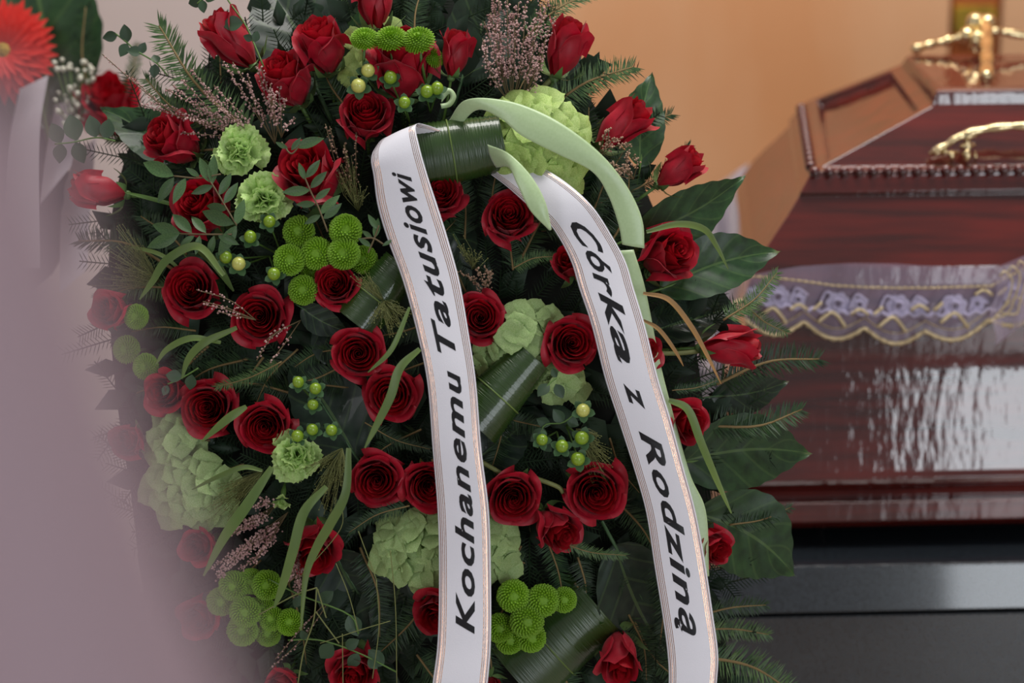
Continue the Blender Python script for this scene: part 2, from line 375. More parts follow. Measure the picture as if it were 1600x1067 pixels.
# lace along the lid edge, hanging over the body
def lace_mat(name, rgb, alpha):
    m = bpy.data.materials.new(name); m.use_nodes = True; nt = m.node_tree; N = nt.nodes; Lk = nt.links; b = N['Principled BSDF']
    b.inputs['Base Color'].default_value = lin(rgb); b.inputs['Roughness'].default_value = .8
    t = N.new('ShaderNodeBsdfTransparent'); ms = N.new('ShaderNodeMixShader'); ms.inputs[0].default_value = alpha
    Lk.new(t.outputs[0], ms.inputs[1]); Lk.new(b.outputs[0], ms.inputs[2]); Lk.new(ms.outputs[0], N['Material Output'].inputs[0]); return m
M_tulle = lace_mat('lilac_tulle', (196, 180, 204), .38)
M_lilac = mat('lilac_lace', (190, 182, 210), rough=.8)
M_goldth = mat('gold_thread', (214, 196, 156), rough=.35, metal=.6, bump=.6, bscale=500)
lace = thing('lace_trim', 'lilac tulle lace with gold scalloped edge hanging over the coffin side', 'lace', RY(1350, 470, 3.78), Quaternion())
LO = Vector(lace.location)
def lp(px, py, off=0.0):
    y = 3.772 + .012 * math.sin(px * .05) * .3 + (470 - py) * .00008 - off
    return RY(px, py, y + SL * .0009 * (px - 1170) * .9) - LO
def interp(tab, x):
    for (a, b) in zip(tab, tab[1:]):
        if a[0] <= x <= b[0]: return a[1] + (b[1] - a[1]) * (x - a[0]) / (b[0] - a[0])
    return tab[0][1] if x < tab[0][0] else tab[-1][1]
topc = [(1100, 440), (1165, 432), (1200, 424), (1250, 416), (1330, 411), (1400, 412), (1440, 415), (1520, 418), (1560, 416), (1600, 400), (1640, 396)]
nodes = [1075, 1165, 1256, 1351, 1445, 1545, 1640]
lowb = [(1100, 494), (1165, 500), (1256, 503), (1351, 513), (1445, 518), (1545, 500), (1640, 470)]
def scal(px, extra=1.0):
    for a, b in zip(nodes, nodes[1:]):
        if a <= px <= b: return interp(lowb, px) + extra * 22 * math.sin(math.pi * (px - a) / (b - a))
    return interp(lowb, px)
mb = MB()
mb.grid(110, 10, lambda u, v: lp(1163 + 467 * u, interp(topc, 1163 + 467 * u) * (1 - v) + scal(1163 + 467 * u) * v, .001 + .003 * math.sin(u * 60 + v * 3)))
mb.build('tulle', M_tulle, lace)
for nm, off, rad, ex in (('gold_scallop', 0, .0036, 1), ('gold_bead_row', -17, .0014, 1)):
    g = MB(); n = 464 // 4
    for i in range(n):
        px = 1166 + i * 4; g.octa(lp(px, scal(px) + off, .006), rad * (1 + .25 * math.sin(i * 1.9)))
    if nm == 'gold_scallop': g.tube([lp(1166 + i * 4, scal(1166 + i * 4) - 1, .005) for i in range(n)], .0024, 5)
    else: g.tube([lp(1166 + i * 4, scal(1166 + i * 4) + off, .005) for i in range(n)], .0007, 4)
    g.build(nm, M_goldth, lace)
g = MB(); up = [(1110, 432), (1165, 431), (1205, 434), (1250, 439), (1300, 446), (1350, 449), (1400, 450), (1450, 450), (1550, 447), (1570, 435), (1640, 400)]
for i in range(134):
    px = 1166 + i * 3.45; g.octa(lp(px, interp(up, px), .006), .0017 if i % 3 else .0026)
g.tube([lp(1166 + i * 10, interp(up, 1166 + i * 10), .005) for i in range(46)], .0008, 4)
g.build('gold_bead_cord', M_goldth, lace)
# gold squiggles between the scallops
g = MB()
for a, b in zip(nodes[1:], nodes[2:]):
    m_ = (a + b) / 2; yb = interp(lowb, m_)
    g.tube(spline([lp(m_ - 26, yb - 4, .006), lp(m_ - 14, yb - 14, .006), lp(m_ - 2, yb - 20, .006), lp(m_ + 10, yb - 8, .006), lp(m_ + 18, yb + 4, .006)], 12), .0026, 6)
    g.tube(spline([lp(a - 22, yb - 24, .006), lp(a - 8, yb - 32, .006), lp(a + 6, yb - 24, .006)], 8), .0024, 6)
    g.tube(spline([lp(a + 14, yb - 24, .006), lp(a + 22, yb - 30, .006), lp(a + 28, yb - 36, .006)], 6), .0024, 6)
g.build('gold_squiggle', M_goldth, lace)
# lilac flower motifs
def flower_disc(c, r, n=6):
    g = MB(); c = Vector(c)
    for k in range(n):
        a = 2 * math.pi * k / n + .3; q = c + Vector((math.cos(a) * r * .62, 0, math.sin(a) * r * .62)); m_ = 8
        vs = [q + Vector((0, -.0012, 0))] + [q + Vector((math.cos(2 * math.pi * j / m_) * r * .42, 0, math.sin(2 * math.pi * j / m_) * r * .42)) for j in range(m_)]
        g.add(vs, [(0, 1 + j, 1 + (j + 1) % m_) for j in range(m_)])
    g.tube([c + Vector((math.cos(a * .785) * r * .42, -.001, math.sin(a * .785) * r * .42)) for a in range(9)], r * .12, 5)
    return g
rowc = [(1100, 448), (1200, 462), (1300, 474), (1400, 478), (1500, 478), (1560, 470), (1640, 430)]
for i, px in enumerate([1178, 1215, 1247, 1309, 1343, 1403, 1435, 1492, 1527, 1585, 1615]):
    big = i % 2 == 1
    flower_disc(lp(px, interp(rowc, px), .004), (.018 if big else .012) * .95, 7 if big else 6).build('lace_flower', M_lilac, lace)
    nx = px + (34 if big else 30)
g = MB()
for px in range(1177, 1620, 47):
    g.tube(spline([lp(px + 8, interp(rowc, px) + 10, .004), lp(px + 20, interp(rowc, px) - 14, .004), lp(px + 38, interp(rowc, px) - 4, .004)], 10), .0022, 5)
g.tube([lp(px, interp(rowc, px) + 13 + 3 * math.sin(px * .3), .004) for px in range(1168, 1620, 5)], .0028, 5)
g.build('lace_vine', M_lilac, lace)
# gathered corner of the lace at the right
mb = MB()
mb.grid(12, 16, lambda u, v: lp(1552 + 85 * u + 5 * math.sin(v * 9), 402 + (1 - u) * 34 + v * (104 - 30 * u), .010 + .008 * math.sin(u * 14 + v * 2)))
mb.build('lace_gather', M_tulle, lace)
g = MB()
for k in range(3): g.tube(spline([lp(1562 + 14 * k, 432 - 8 * k, .022), lp(1570 + 12 * k, 424 - 8 * k, .022), lp(1582 + 12 * k, 440 - 8 * k, .022), lp(1574 + 10 * k, 470, .022), lp(1560 + 14 * k, 490, .022), lp(1545 + 10 * k, 505 - 8 * k, .022)], 20), .0014, 5)
g.build('gold_squiggle', M_goldth, lace)

# pale drape between wreath and coffin, behind
dr = MB()
def drp(u, v):
    px = 1085 + 85 * u + 6 * math.sin(v * 4); q = RY(px, 255 + 60 * (1 - u), 4.75 + .03 * math.sin(u * 16)); q.z *= (1 - v)
    return q - RY(1120, 420, 4.75)
dr.grid(30, 10, drp)
o = dr.build('white_drape', mat('pale_satin', (240, 234, 242), rough=.7)); o.location = RY(1120, 420, 4.75)
o['label'] = 'blurred pale lilac drape behind the wreath, left of the coffin lid'; o['category'] = 'drape'
dr = MB(); dr.grid(8, 10, lambda u, v: Matrix.Diagonal((1, 1, 1 - v)) @ RY(1190 + 16 * u, 300, 4.75 + .01 * math.sin(u * 6)) - RY(1190, 420, 4.75))
o = dr.build('white_drape', bpy.data.materials['pale_satin']); o.location = RY(1190, 420, 4.75)
o['label'] = 'narrow blurred white ribbon end close to the coffin lid edge'; o['category'] = 'ribbon'

# ------------------------------------------------------------------ roses
def petal(mb, th0, W, Rm, H, curl, k, droop=0, seed=0, nu=8, nv=8, point=0.0, close=0.0):
    def fn(a, t):
        s = a * 2 - 1
        wp = W * (.45 + .55 * math.sin(min(1, t * 1.15) * math.pi / 2))
        ang = th0 + s * wp
        b = .22 + .78 * math.sin(min(1, t / .55) * math.pi / 2)
        if t > .55: b -= close * (t - .55) / .45
        lip = max(0, t - .72) / .28
        e = 1 - .10 * s * s * t - .34 * s ** 6 * t
        r = Rm * b + curl * lip ** 1.6 * (1 + .25 * math.sin(3 * s + seed)) + k * s + .004 * math.sin(5 * s + 7 * t + seed)
        z = H * t * e - droop * lip ** 2 * .9 + point * lip ** 2 * max(0, 1 - 2.5 * abs(s)) * .5 + .012 * math.sin(4 * s + seed * 2) * t
        return Vector((r * math.cos(ang), r * math.sin(ang), z))
    mb.grid(nu, nv, fn)
def rose_kit(kind, seed):
    rr = random.Random(seed); out = []; heart = MB()
    ga = R(137.5)
    if kind == 'open':
        ni, no, rmax, h0 = 24, 11, .48, .80
    elif kind == 'half':
        ni, no, rmax, h0 = 18, 9, .42, .95
    else:
        ni, no, rmax, h0 = 9, 6, .37, 1.08
    n = ni + no; th = rr.uniform(0, 6)
    for i in range(n):
        f = i / (n - 1); th += ga + rr.uniform(-.2, .2)
        Rm = .018 + (rmax - .07) * f ** .9
        if i < ni:
            Wd = 1.6 - 1.0 * f; H = h0 * (.99 + .05 * math.sin(f * 3.6)) + rr.uniform(-.012, .012)
            petal(heart, th, Wd, Rm, H, .014 + .055 * f, .012 + .018 * f, .006 + .03 * f, rr.uniform(0, 6), 9, 8, close=.03)
        else:
            g = (i - ni) / (no - 1); mb = MB()
            if kind == 'bud': petal(mb, th, .95 + .1 * g, Rm, h0 * (1.0 - .05 * g), .04 + .10 * g, .02, .02 + .07 * g, rr.uniform(0, 6), 12, 12, .18, close=.06)
            elif kind == 'half': petal(mb, th, .92, Rm, h0 * (.99 - .10 * g), .05 + .12 * g, .025, .03 + .12 * g, rr.uniform(0, 6), 12, 12, .12, close=.03)
            else: petal(mb, th, .9 - .08 * g, Rm, h0 * (1.0 - .22 * g), .05 + .10 * g, .03, .03 + .10 * g, rr.uniform(0, 6), 12, 12, .06)
            out.append(mb.mesh('petal', M_petal))
    cal = MB()
    for k in range(5):
        a = k * 2 * math.pi / 5 + rr.uniform(-.2, .2); d = Vector((math.cos(a), math.sin(a), 0)); t = Vector((-math.sin(a), math.cos(a), 0)); fl = rr.uniform(.0, .5)
        pts = spline([d * .05, d * (.28) + Vector((0, 0, .03)), d * (.40 + .1 * fl) + Vector((0, 0, .2 - .15 * fl)), d * (.46 + .25 * fl) + Vector((0, 0, .42 - .5 * fl))], 8)
        wd = [.05, .085, .09, .08, .06, .045, .025, .003]
        vs = []; 
        for p, q in zip(pts, wd): vs += [p - t * q, p - d * .012, p + t * q]
        cal.add(vs, [(3 * i + j, 3 * i + j + 1, 3 * i + j + 4, 3 * i + j + 3) for i in range(7) for j in range(2)])
    cal.ball((0, 0, -.03), .1, 10, 6, .9)
    stm = MB(); stm.tube([(0, 0, -.02), (0, .01, -.4), (.02, .03, -1.1)], .036, 8)
    return dict(heart=heart.mesh('heart', M_petal_in), petals=out, calyx=cal.mesh('calyx', M_sepal), stem=stm.mesh('stem', M_stem), h=h0)
KITS = {k: [rose_kit(k, s + 10 * j) for s in range(3)] for j, k in enumerate(('open', 'half', 'bud'))}
def rose(px, py, dia, ax, kind, label, dw=.02, w=None, d=None, stem=True):
    kit = random.choice(KITS[kind]); sz = dia * PX * (.97 if kind == 'open' else 1.08)
    if d: sz *= d / D0
    a = Vector(ax).normalized()
    p = P(px, py, (dome(px, py) + dw) if w is None else w, d) - (CR @ a) * (kit['h'] * .48 * sz)
    t = thing('rose', label, 'rose', p, axis_q(ax, rnd(0, 6)), None, sz)
    ob('heart', kit['heart'], t)
    for q in kit['petals']: ob('petal', q, t)
    ob('calyx', kit['calyx'], t)
    if stem: ob('stem', kit['stem'], t)
    return t
ROSES = [
 (364, 66, 84, (-.6, .72, .25), 'bud', 'red rose bud at upper left, tilted left beneath the hanging eucalyptus stem'),
 (503, 76, 82, (-.25, .8, .5), 'half', 'red rose with frayed top left of the topmost green pompons'),
 (450, 130, 84, (-.35, .65, .6), 'half', 'red rose just above the brown-pink heather, second row at upper left'),
 (588, 2, 78, (0, 1, .1), 'bud', 'red rose bud cut by the top edge of the picture'),
 (630, 106, 104, (.02, .78, .55), 'half', 'large dark red rose directly under the row of three green pompons'),
 (710, 86, 60, (.15, 1, .2), 'bud', 'small upright red rose bud right of the pompon row'),
 (572, 186, 84, (-.02, .5, .85), 'open', 'red rose just above the folded top of the left white ribbon'),
 (880, 78, 78, (.3, .9, .25), 'bud', 'red rose bud right of the tall heather at the top'),
 (968, 198, 82, (.72, .6, .2), 'bud', 'red rose bud in front of the pointed leaf at upper right'),
 (1058, 266, 66, (.72, .55, .25), 'bud', 'pinkish red rose bud against the orange wall, tip of the right side'),
 (276, 224, 84, (-.62, .4, .62), 'half', 'red rose at the left edge under the heather, facing left'),
 (490, 280, 102, (-.3, .45, .8), 'half', 'red rose crossed by a small pinnate leaf sprig'),
 (324, 328, 92, (-.4, .3, .85), 'half', 'red rose half hidden behind green leaflets left of the carnations'),
 (156, 298, 72, (-1, .15, .2), 'bud', 'red rose bud on a green stem pointing left out of the wreath'),
 (684, 306, 78, (.15, .3, .95), 'open', 'red rose partly covered by the upper part of the left white ribbon'),
 (795, 342, 80, (.03, .28, .95), 'open', 'round red rose between the tops of the two white ribbons'),
 (1036, 400, 88, (.55, .2, .8), 'half', 'red rose right of the cut green ribbon end'),
 (890, 415, 60, (-.2, .3, .9), 'bud', 'small red rose bud tucked behind the left edge of the right ribbon'),
 (302, 455, 88, (-.1, .15, 1), 'open', 'red rose at left below the two green berries, specked with tiny white flowers'),
 (407, 495, 90, (0, .02, 1), 'open', 'well opened red rose below the lone berry at left centre'),
 (526, 446, 70, (-.1, .15, 1), 'open', 'small red rose touching the lower edge of the green pompon cluster'),
 (750, 497, 76, (0, .08, 1), 'open', 'red rose right of the left ribbon beside pale hydrangea petals'),
 (892, 537, 84, (.08, .02, 1), 'open', 'red rose overlapping the left edge of the right ribbon'),
 (1138, 543, 76, (1, .02, .2), 'bud', 'red rose bud lying sideways near the lace, pointing right'),
 (1000, 552, 60, (.3, .1, .9), 'half', 'red rose almost hidden behind the middle of the right ribbon'),
 (560, 552, 82, (.02, 0, 1), 'open', 'upper of the two red roses crossed by grass left of the left ribbon'),
 (612, 616, 84, (0, -.04, 1), 'open', 'lower of the two red roses crossed by grass left of the left ribbon'),
 (328, 636, 90, (-.1, 0, 1), 'open', 'red rose under the forked fir tip at left'),
 (264, 612, 66, (-.35, 0, 1), 'half', 'hazy red rose at left with round eucalyptus leaves on it'),
 (415, 664, 84, (.02, -.1, 1), 'open', 'red rose above the lower green carnation'),
 (178, 487, 62, (-.5, .1, .9), 'half', 'hazy red rose left of the faint green pompons'),
 (205, 690, 55, (-.4, 0, .9), 'half', 'faint red rose behind the blurred mauve cloth, lower left'),
 (590, 748, 82, (-.02, -.1, 1), 'open', 'left one of two neighbouring red roses beside the lower left ribbon'),
 (668, 757, 78, (.1, -.08, 1), 'open', 'red rose cut in half by the left ribbon edge'),
 (803, 775, 84, (0, -.12, 1), 'open', 'red rose right of the left ribbon above pale green hydrangea'),
 (866, 820, 72, (.45, -.45, .75), 'half', 'red rose drooping down right from a neighbouring rose, lower centre'),
 (930, 766, 94, (.05, -.1, 1), 'open', 'big red rose below the yellow-green berries in the lower centre'),
 (1062, 656, 70, (.6, -.15, .75), 'half', 'red rose right of the right ribbon crossed by a green blade'),
 (1104, 850, 64, (.6, -.3, .7), 'half', 'red rose at lower right between ribbon and big glossy leaf'),
 (490, 850, 80, (.1, -.5, .8), 'half', 'red rose behind two long grass blades at lower left'),
 (688, 950, 76, (-.2, -.3, .9), 'half', 'dark red rose peeking out left of the lower left ribbon'),
 (968, 1020, 82, (.0, -.55, .75), 'bud', 'red rose left of the bottom of the right ribbon'),
 (556, 1040, 78, (-.1, -.4, .9), 'half', 'red rose under thin twigs at the bottom edge'),
 (444, 1066, 56, (-.2, -.4, .9), 'half', 'red rose at the bottom edge below the trailing heather tip'),
 (770, 1075, 46, (.2, -.5, .8), 'bud', 'sliver of a red rose right of the left ribbon at the bottom edge'),
 (315, 850, 58, (-.3, -.2, .9), 'half', 'hazy red rose beside the lower long grass, left'),
 (318, 962, 66, (-.3, -.2, .9), 'half', 'hazy red rose left of the bottom left pompons'),
]
for r in ROSES: rose(*r, dw=.028 if r[0] in (892, 415) else (.016 if r[0] == 630 else .02))

# ------------------------------------------------------------------ pompon chrysanthemums
def mum_mesh(seed):
    rr = random.Random(seed); mb = MB(); n = 260
    for i in range(n):
        f = (i + .5) / n; pol = math.acos(1 - 1.55 * f); az = i * 2.39996
        if f < .03: continue
        d = Vector((math.sin(pol) * math.cos(az), math.sin(pol) * math.sin(az), math.cos(pol) * .72))
        t = Vector((-math.sin(az), math.cos(az), 0)); c = .36 * d; L = .15 + .03 * rr.random()
        tip = c + d * L + Vector((0, 0, .03 * (1 - f))) + t * .02; wv = t * .034
        nrm = d.cross(t).normalized() * .02
        mid = c.lerp(tip, .6)
        mb.add([c - wv, c + wv, mid + wv * 1.2, mid - wv * 1.2, tip + wv * .6, tip - wv * .6, mid + nrm * 1.6], [(0, 1, 6), (1, 2, 6), (2, 4, 6), (4, 5, 6), (5, 3, 6), (3, 0, 6)])
    mb.ball((0, 0, -.02), .38, 16, 10, .74)
    return mb.mesh('florets', M_mum, False)
MUMS = [mum_mesh(s) for s in range(3)]
ms = MB(); ms.tube([(0, 0, -.2), (.05, 0, -.9), (.1, .05, -1.6)], .05, 7); ms = ms.mesh('stem', M_stem)
def mum(px, py, d_, ax, label, grp, dw=.03):
    s = d_ * PX * 1.02; a = Vector(ax) + Vector((rnd(-.15, .15), rnd(-.15, .15), 0))
    t = thing('chrysanthemum', label, 'flower', P(px, py, dome(px, py) + dw), axis_q(a, rnd(0, 6)), grp, s)
    ob('florets', random.choice(MUMS), t, kind='stuff'); ob('stem', ms, t)
for x, y, d_, l in [(570, 62, 42, 'leftmost green pompon in the row of three above the large rose'), (611, 62, 48, 'middle green pompon in the row of three above the large rose'), (654, 64, 48, 'right green pompon in the row of three above the large rose')]:
    mum(x, y, d_, (0, .8, .5), l, 'pompons at the top', .062)
mum(677, 90, 34, (.6, .5, .4), 'small green pompon below the right end of the top row', 'pompons at the top', .02)
G2 = 'pompons left of the left ribbon'
for x, y, d_, l, w_ in [(467, 362, 47, 'top left green pompon of the central cluster', .03), (540, 360, 48, 'top right green pompon of the central cluster', .03), (452, 406, 46, 'lower left green pompon of the central cluster, over the single one', .04),
                    (495, 396, 48, 'middle green pompon of the central cluster', .03), (537, 396, 48, 'green pompon right above the small red rose', .036), (568, 406, 42, 'shaded green pompon at the right end of the central cluster', .01), (474, 453, 44, 'single green pompon left of the small red rose', .03), (487, 425, 32, 'small green pompon deep in the central cluster', .01)]:
    mum(x, y, d_, (0, .1, 1), l, G2, w_)
G3 = 'hazy pompons at the left edge'
for x, y, d_, l in [(213, 495, 38, 'topmost of the three hazy green pompons at left'), (198, 546, 42, 'hazy green pompon at left, middle one of three'), (228, 573, 40, 'lowest of the three hazy green pompons at left')]:
    mum(x, y, d_, (-.4, .1, 1), l, G3, .02)
G4 = 'pompons in the bottom left cluster'
for x, y, d_, l, w_ in [(365, 915, 44, 'top left green pompon of the bottom left cluster', .04), (392, 908, 38, 'green pompon between the two top ones, bottom left cluster', .03), (417, 914, 44, 'top right green pompon of the bottom left cluster', .04), (345, 940, 42, 'leftmost green pompon of the bottom left cluster', .035),
                    (383, 956, 46, 'central green pompon of the bottom left cluster', .045), (379, 985, 46, 'lowest left green pompon of the bottom left cluster', .04), (410, 950, 38, 'shaded green pompon right of the centre, bottom left cluster', .025), (424, 966, 38, 'green pompon touched by a grass tip, bottom left cluster', .03), (419, 990, 38, 'lowest middle green pompon of the bottom left cluster', .02), (452, 972, 40, 'rightmost green pompon of the bottom left cluster', .03)]:
    mum(x, y, d_, (0, .05, 1), l, G4, w_)
G5 = 'pompons right of the lower left ribbon'
for x, y, d_, l, w_ in [(802, 931, 48, 'top left green pompon right of the lower left ribbon', .04), (848, 938, 48, 'middle top green pompon of the bottom right cluster', .04), (881, 937, 38, 'rightmost green pompon of the bottom right cluster', .035), (781, 981, 44, 'green pompon touching the left ribbon edge', .03),
                    (823, 970, 50, 'large low green pompon over the big striped leaf', .045), (796, 1000, 42, 'lowest green pompon of the bottom right cluster', .025), (830, 996, 44, 'lower right green pompon on the big striped leaf', .025)]:
    mum(x, y, d_, (.1, -.1, 1), l, G5, w_)

# ------------------------------------------------------------------ carnations
def carn_petal(seed):
    rr = random.Random(seed); mb = MB(); p1 = rr.uniform(0, 6)
    def fn(a, t):
        s = a * 2 - 1; ang = s * .85
        r = .05 + .47 * t * (1 - .16 * s * s) + (.022 * math.cos(s * 26 + p1) if t > .95 else 0)
        z = .30 * math.sin(t * 1.5) + .085 * math.sin(s * 5 + p1) * t + .03 * math.sin(s * 11 + p1 * 2) * t * t
        return Vector((r * math.sin(ang), r * math.cos(ang), z))
    mb.grid(18, 8, fn); return mb.mesh('petal', M_carn)
CP = [carn_petal(s) for s in range(5)]
def carnation(px, py, d_, ax, label, n=20):
    s = d_ * PX; t = thing('carnation', label, 'carnation', P(px, py, dome(px, py) + .03), axis_q(ax), 'green carnations', s)
    for i in range(n):
        o = ob('petal', CP[i % 5], t); f = i / (n - 1)
        o.rotation_euler = (R(-2 + 70 * f) + rnd(-.12, .12), rnd(-.2, .2), 0)
        q = Quaternion((0, 0, 1), i * 2.4 + rnd(-.3, .3)); o.rotation_mode = 'QUATERNION'
        o.rotation_quaternion = q @ Quaternion((1, 0, 0), R(-4 + 74 * f) + rnd(-.16, .16)) @ Quaternion((0, 1, 0), rnd(-.3, .3))
        sc_ = 1.05 - .35 * f; o.scale = (sc_, sc_, sc_); o.location = (0, 0, -.12 + .12 * f)
    st = MB(); st.tube([(0, 0, .02), (0, 0, -.5), (0, 0, -1)], [.12, .14, .04], 8); st.build('stem', M_stem, t)
carnation(376, 240, 84, (.05, .15, 1), 'pale green carnation under the heather at upper left')
carnation(412, 314, 82, (.1, .0, 1), 'pale green carnation between two red roses, below another carnation')
carnation(465, 711, 78, (.0, -.1, 1), 'pale green carnation below the red rose at lower left centre')
carnation(441, 781, 30, (-.1, -.8, .5), 'tiny closed green carnation bud hanging below the lower carnation', 10)

# ------------------------------------------------------------------ hydrangeas
def hp_mesh(seed):
    rr = random.Random(seed); mb = MB(); p = rr.uniform(0, 6)
    def fn(a, t):
        s = a * 2 - 1; w_ = .34 * (math.sin(min(1, .10 + t * .88) * math.pi) ** .5 if t < .99 else .35)
        y = .02 + .52 * t * (1 + .04 * math.cos(s * 5 + p)) - .06 * abs(s) ** 2 * t
        return Vector((s * w_, y, .09 * math.sin(t * 2.4) - .02 * s * s * t + .04 * t + .012 * math.sin(s * 5 + p)))
    mb.grid(6, 7, fn); return mb
HPM = {M_hyd.name: [hp_mesh(s).mesh('petal', M_hyd) for s in range(3)], M_hyd2.name: [hp_mesh(s).mesh('petal', M_hyd2) for s in range(3)]}
hc = MB(); hc.ball((0, 0, .03), .05, 8, 5); hc.tube([(0, 0, 0), (0, 0, -.5)], .02, 5); HCM = hc.mesh('floret', M_hyd2)
def hydrangea(spots, label, m=M_hyd, size=46, dw=.03, cen=None):
    cxp = sum(s[0] for s in spots) / len(spots); cyp = sum(s[1] for s in spots) / len(spots)
    base = P(cxp, cyp, dome(cxp, cyp) - .01); t = thing('hydrangea', label, 'hydrangea', base, CQ, 'green hydrangea heads')
    rx = max(abs(s[0] - cxp) for s in spots) + 1; ry = max(abs(s[1] - cyp) for s in spots) + 1
    for s in spots:
        x, y = s[0], s[1]; ex = (x - cxp) / rx; ey = (y - cyp) / ry; r2 = min(1, ex * ex + ey * ey)
        w_ = dome(x, y) + dw + .03 * math.sqrt(1 - .9 * r2) + rnd(-.004, .004)
        nrm = Vector((ex * .8 + rnd(-.16, .16), -ey * .8 + rnd(-.16, .16) + .1, 1)).normalized()
        fl = ob('floret', HCM, t); fl.location = CR.transposed() @ (P(x, y, w_) - base); fl.rotation_mode = 'QUATERNION'
        fl.rotation_quaternion = nrm.to_track_quat('Z', 'Y') @ Quaternion((0, 0, 1), rnd(0, 1.6)); k = size * PX * rnd(1.0, 1.2); fl.scale = (k, k, k)
        for j in range(4):
            pe = ob('petal', random.choice(HPM[m.name]), fl); pe.rotation_mode = 'QUATERNION'
            pe.rotation_quaternion = Quaternion((0, 0, 1), j * math.pi / 2 + rnd(-.12, .12)) @ Quaternion((1, 0, 0), rnd(-.05, .12)); pe.location = (0, 0, .01 * j)
    st = MB(); st.tube([(0, 0, .02), (0, 0, -.06)], .006, 6); st.build('stem', M_stem, t)
def cloud(cx_, cy_, rx, ry, n, rot=0):
    out = []
    for i in range(n):
        r = math.sqrt((i + .5) / n); a = i * 2.4
        x = r * math.cos(a) * rx; y = r * math.sin(a) * ry; c, s = math.cos(rot), math.sin(rot)
        out.append((cx_ + x * c - y * s, cy_ + x * s + y * c))
    return out
hydrangea(cloud(845, 222, 54, 78, 22, -.55), 'large bright green hydrangea under the pale green ribbon loop', M_hyd, 58, .025)
hydrangea([(810, 492), (835, 488), (845, 510), (812, 515), (828, 535), (858, 502), (785, 545), (762, 550), (800, 525), (752, 570)], 'pale green hydrangea between the small rose and the ribbed leaf roll', M_hyd2, 44, .0)
hydrangea([(848, 560), (870, 572), (858, 590), (882, 600), (903, 612), (865, 612), (895, 590)], 'pale green hydrangea just below the rose that overlaps the right ribbon', M_hyd2, 42, -.022)
hydrangea([(x, y) for x, y in cloud(700, 860, 112, 62, 34) ], 'pale green hydrangea passing behind the lower left white ribbon', M_hyd2, 46, .0)
hydrangea(cloud(272, 690, 32, 48, 10), 'hazy green hydrangea under the hazy rose with eucalyptus leaves', M_hyd2, 44, .0)
hydrangea(cloud(300, 765, 62, 52, 18), 'hazy pale green hydrangea left of the feathery grass', M_hyd2, 50, .01)
hydrangea([(585, 60), (553, 62), (612, 45), (560, 95), (545, 120), (575, 88)], 'pale green hydrangea florets behind the topmost pompons', M_hyd, 36, -.015)

# ------------------------------------------------------------------ hypericum berries
bm1 = MB(); bm1.ball((0, 0, .0), .5, 14, 10, 1.15); bm1.tube([(0, 0, .52), (0, 0, .66)], [.04, .01], 5)
BER = {'g': bm1.mesh('berry', M_berry), 'y': bm1.mesh('berry', M_berry_y)}
cl = MB()
for k in range(5):
    a = k * 1.2566
    def fn(u, v, a=a):
        s = u * 2 - 1; w_ = .32 * math.sin(min(1, .15 + v * .85) * math.pi) ** .6; r = .12 + .78 * v
        return Vector((math.cos(a) * r - math.sin(a) * s * w_, math.sin(a) * r + math.cos(a) * s * w_, -.5 + .18 * v))
    cl.grid(4, 5, fn)
CLX = cl.mesh('calyx', M_calyx)
def berries(lst, root, label, size=20):
    bx, by = root; base = P(bx, by, dome(bx, by)); t = thing('berry_sprig', label, 'berries', base, CQ, 'hypericum berry sprigs')
    st = MB(); RT = CR.transposed()
    for it in lst:
        x, y = it[0], it[1]; c = it[2] if len(it) > 2 else 'g'; w_ = dome(x, y) + .055
        l = RT @ (P(x, y, w_) - base); up = Vector((rnd(-.2, .2), rnd(.1, .5), 1)).normalized(); q = up.to_track_quat('Z', 'Y')
        k = size * PX * rnd(.92, 1.1)
        for nm, m_ in (('berry', BER[c]), ('calyx', CLX)):
            o = ob(nm, m_, t); o.location = l; o.rotation_mode = 'QUATERNION'; o.rotation_quaternion = q; o.scale = (k, k, k)
        e = l - up * k * .5; st.tube(spline([Vector((0, 0, -.01)), e * .5 + Vector((0, 0, -.012)), e], 6), .0012, 5)
    st.build('stem', M_stem, t)
berries([(575, 110, 'y'), (560, 134, 'y')], (560, 160), 'sprig with two cream yellow berries left of the large upper rose', 21)
berries([(610, 121), (632, 160)], (640, 190), 'sprig with two green berries in front of the large upper rose', 20)
berries([(683, 138), (667, 143)], (672, 175), 'sprig with two touching green berries right of the large upper rose', 20)
berries([(391, 370), (421, 346)], (440, 400), 'sprig with two green berries below the second carnation', 19)
berries([(353, 402), (373, 412, 'y'), (428, 428)], (420, 400), 'sprig with a cream berry between two green ones at left', 20)
berries([(466, 597), (493, 607), (489, 632)], (500, 640), 'sprig with three green berries on a dark leaf, upper group', 18)
berries([(488, 671), (518, 672), (465, 681)], (500, 660), 'sprig with three green berries just above the lower carnation', 18)
berries([(911, 641, 'y'), (909, 684), (903, 717)], (885, 665), 'sprig with yellow berry on top beside the right ribbon', 20)
berries([(847, 687), (878, 697)], (870, 675), 'sprig with two small green berries above the big lower rose', 18)

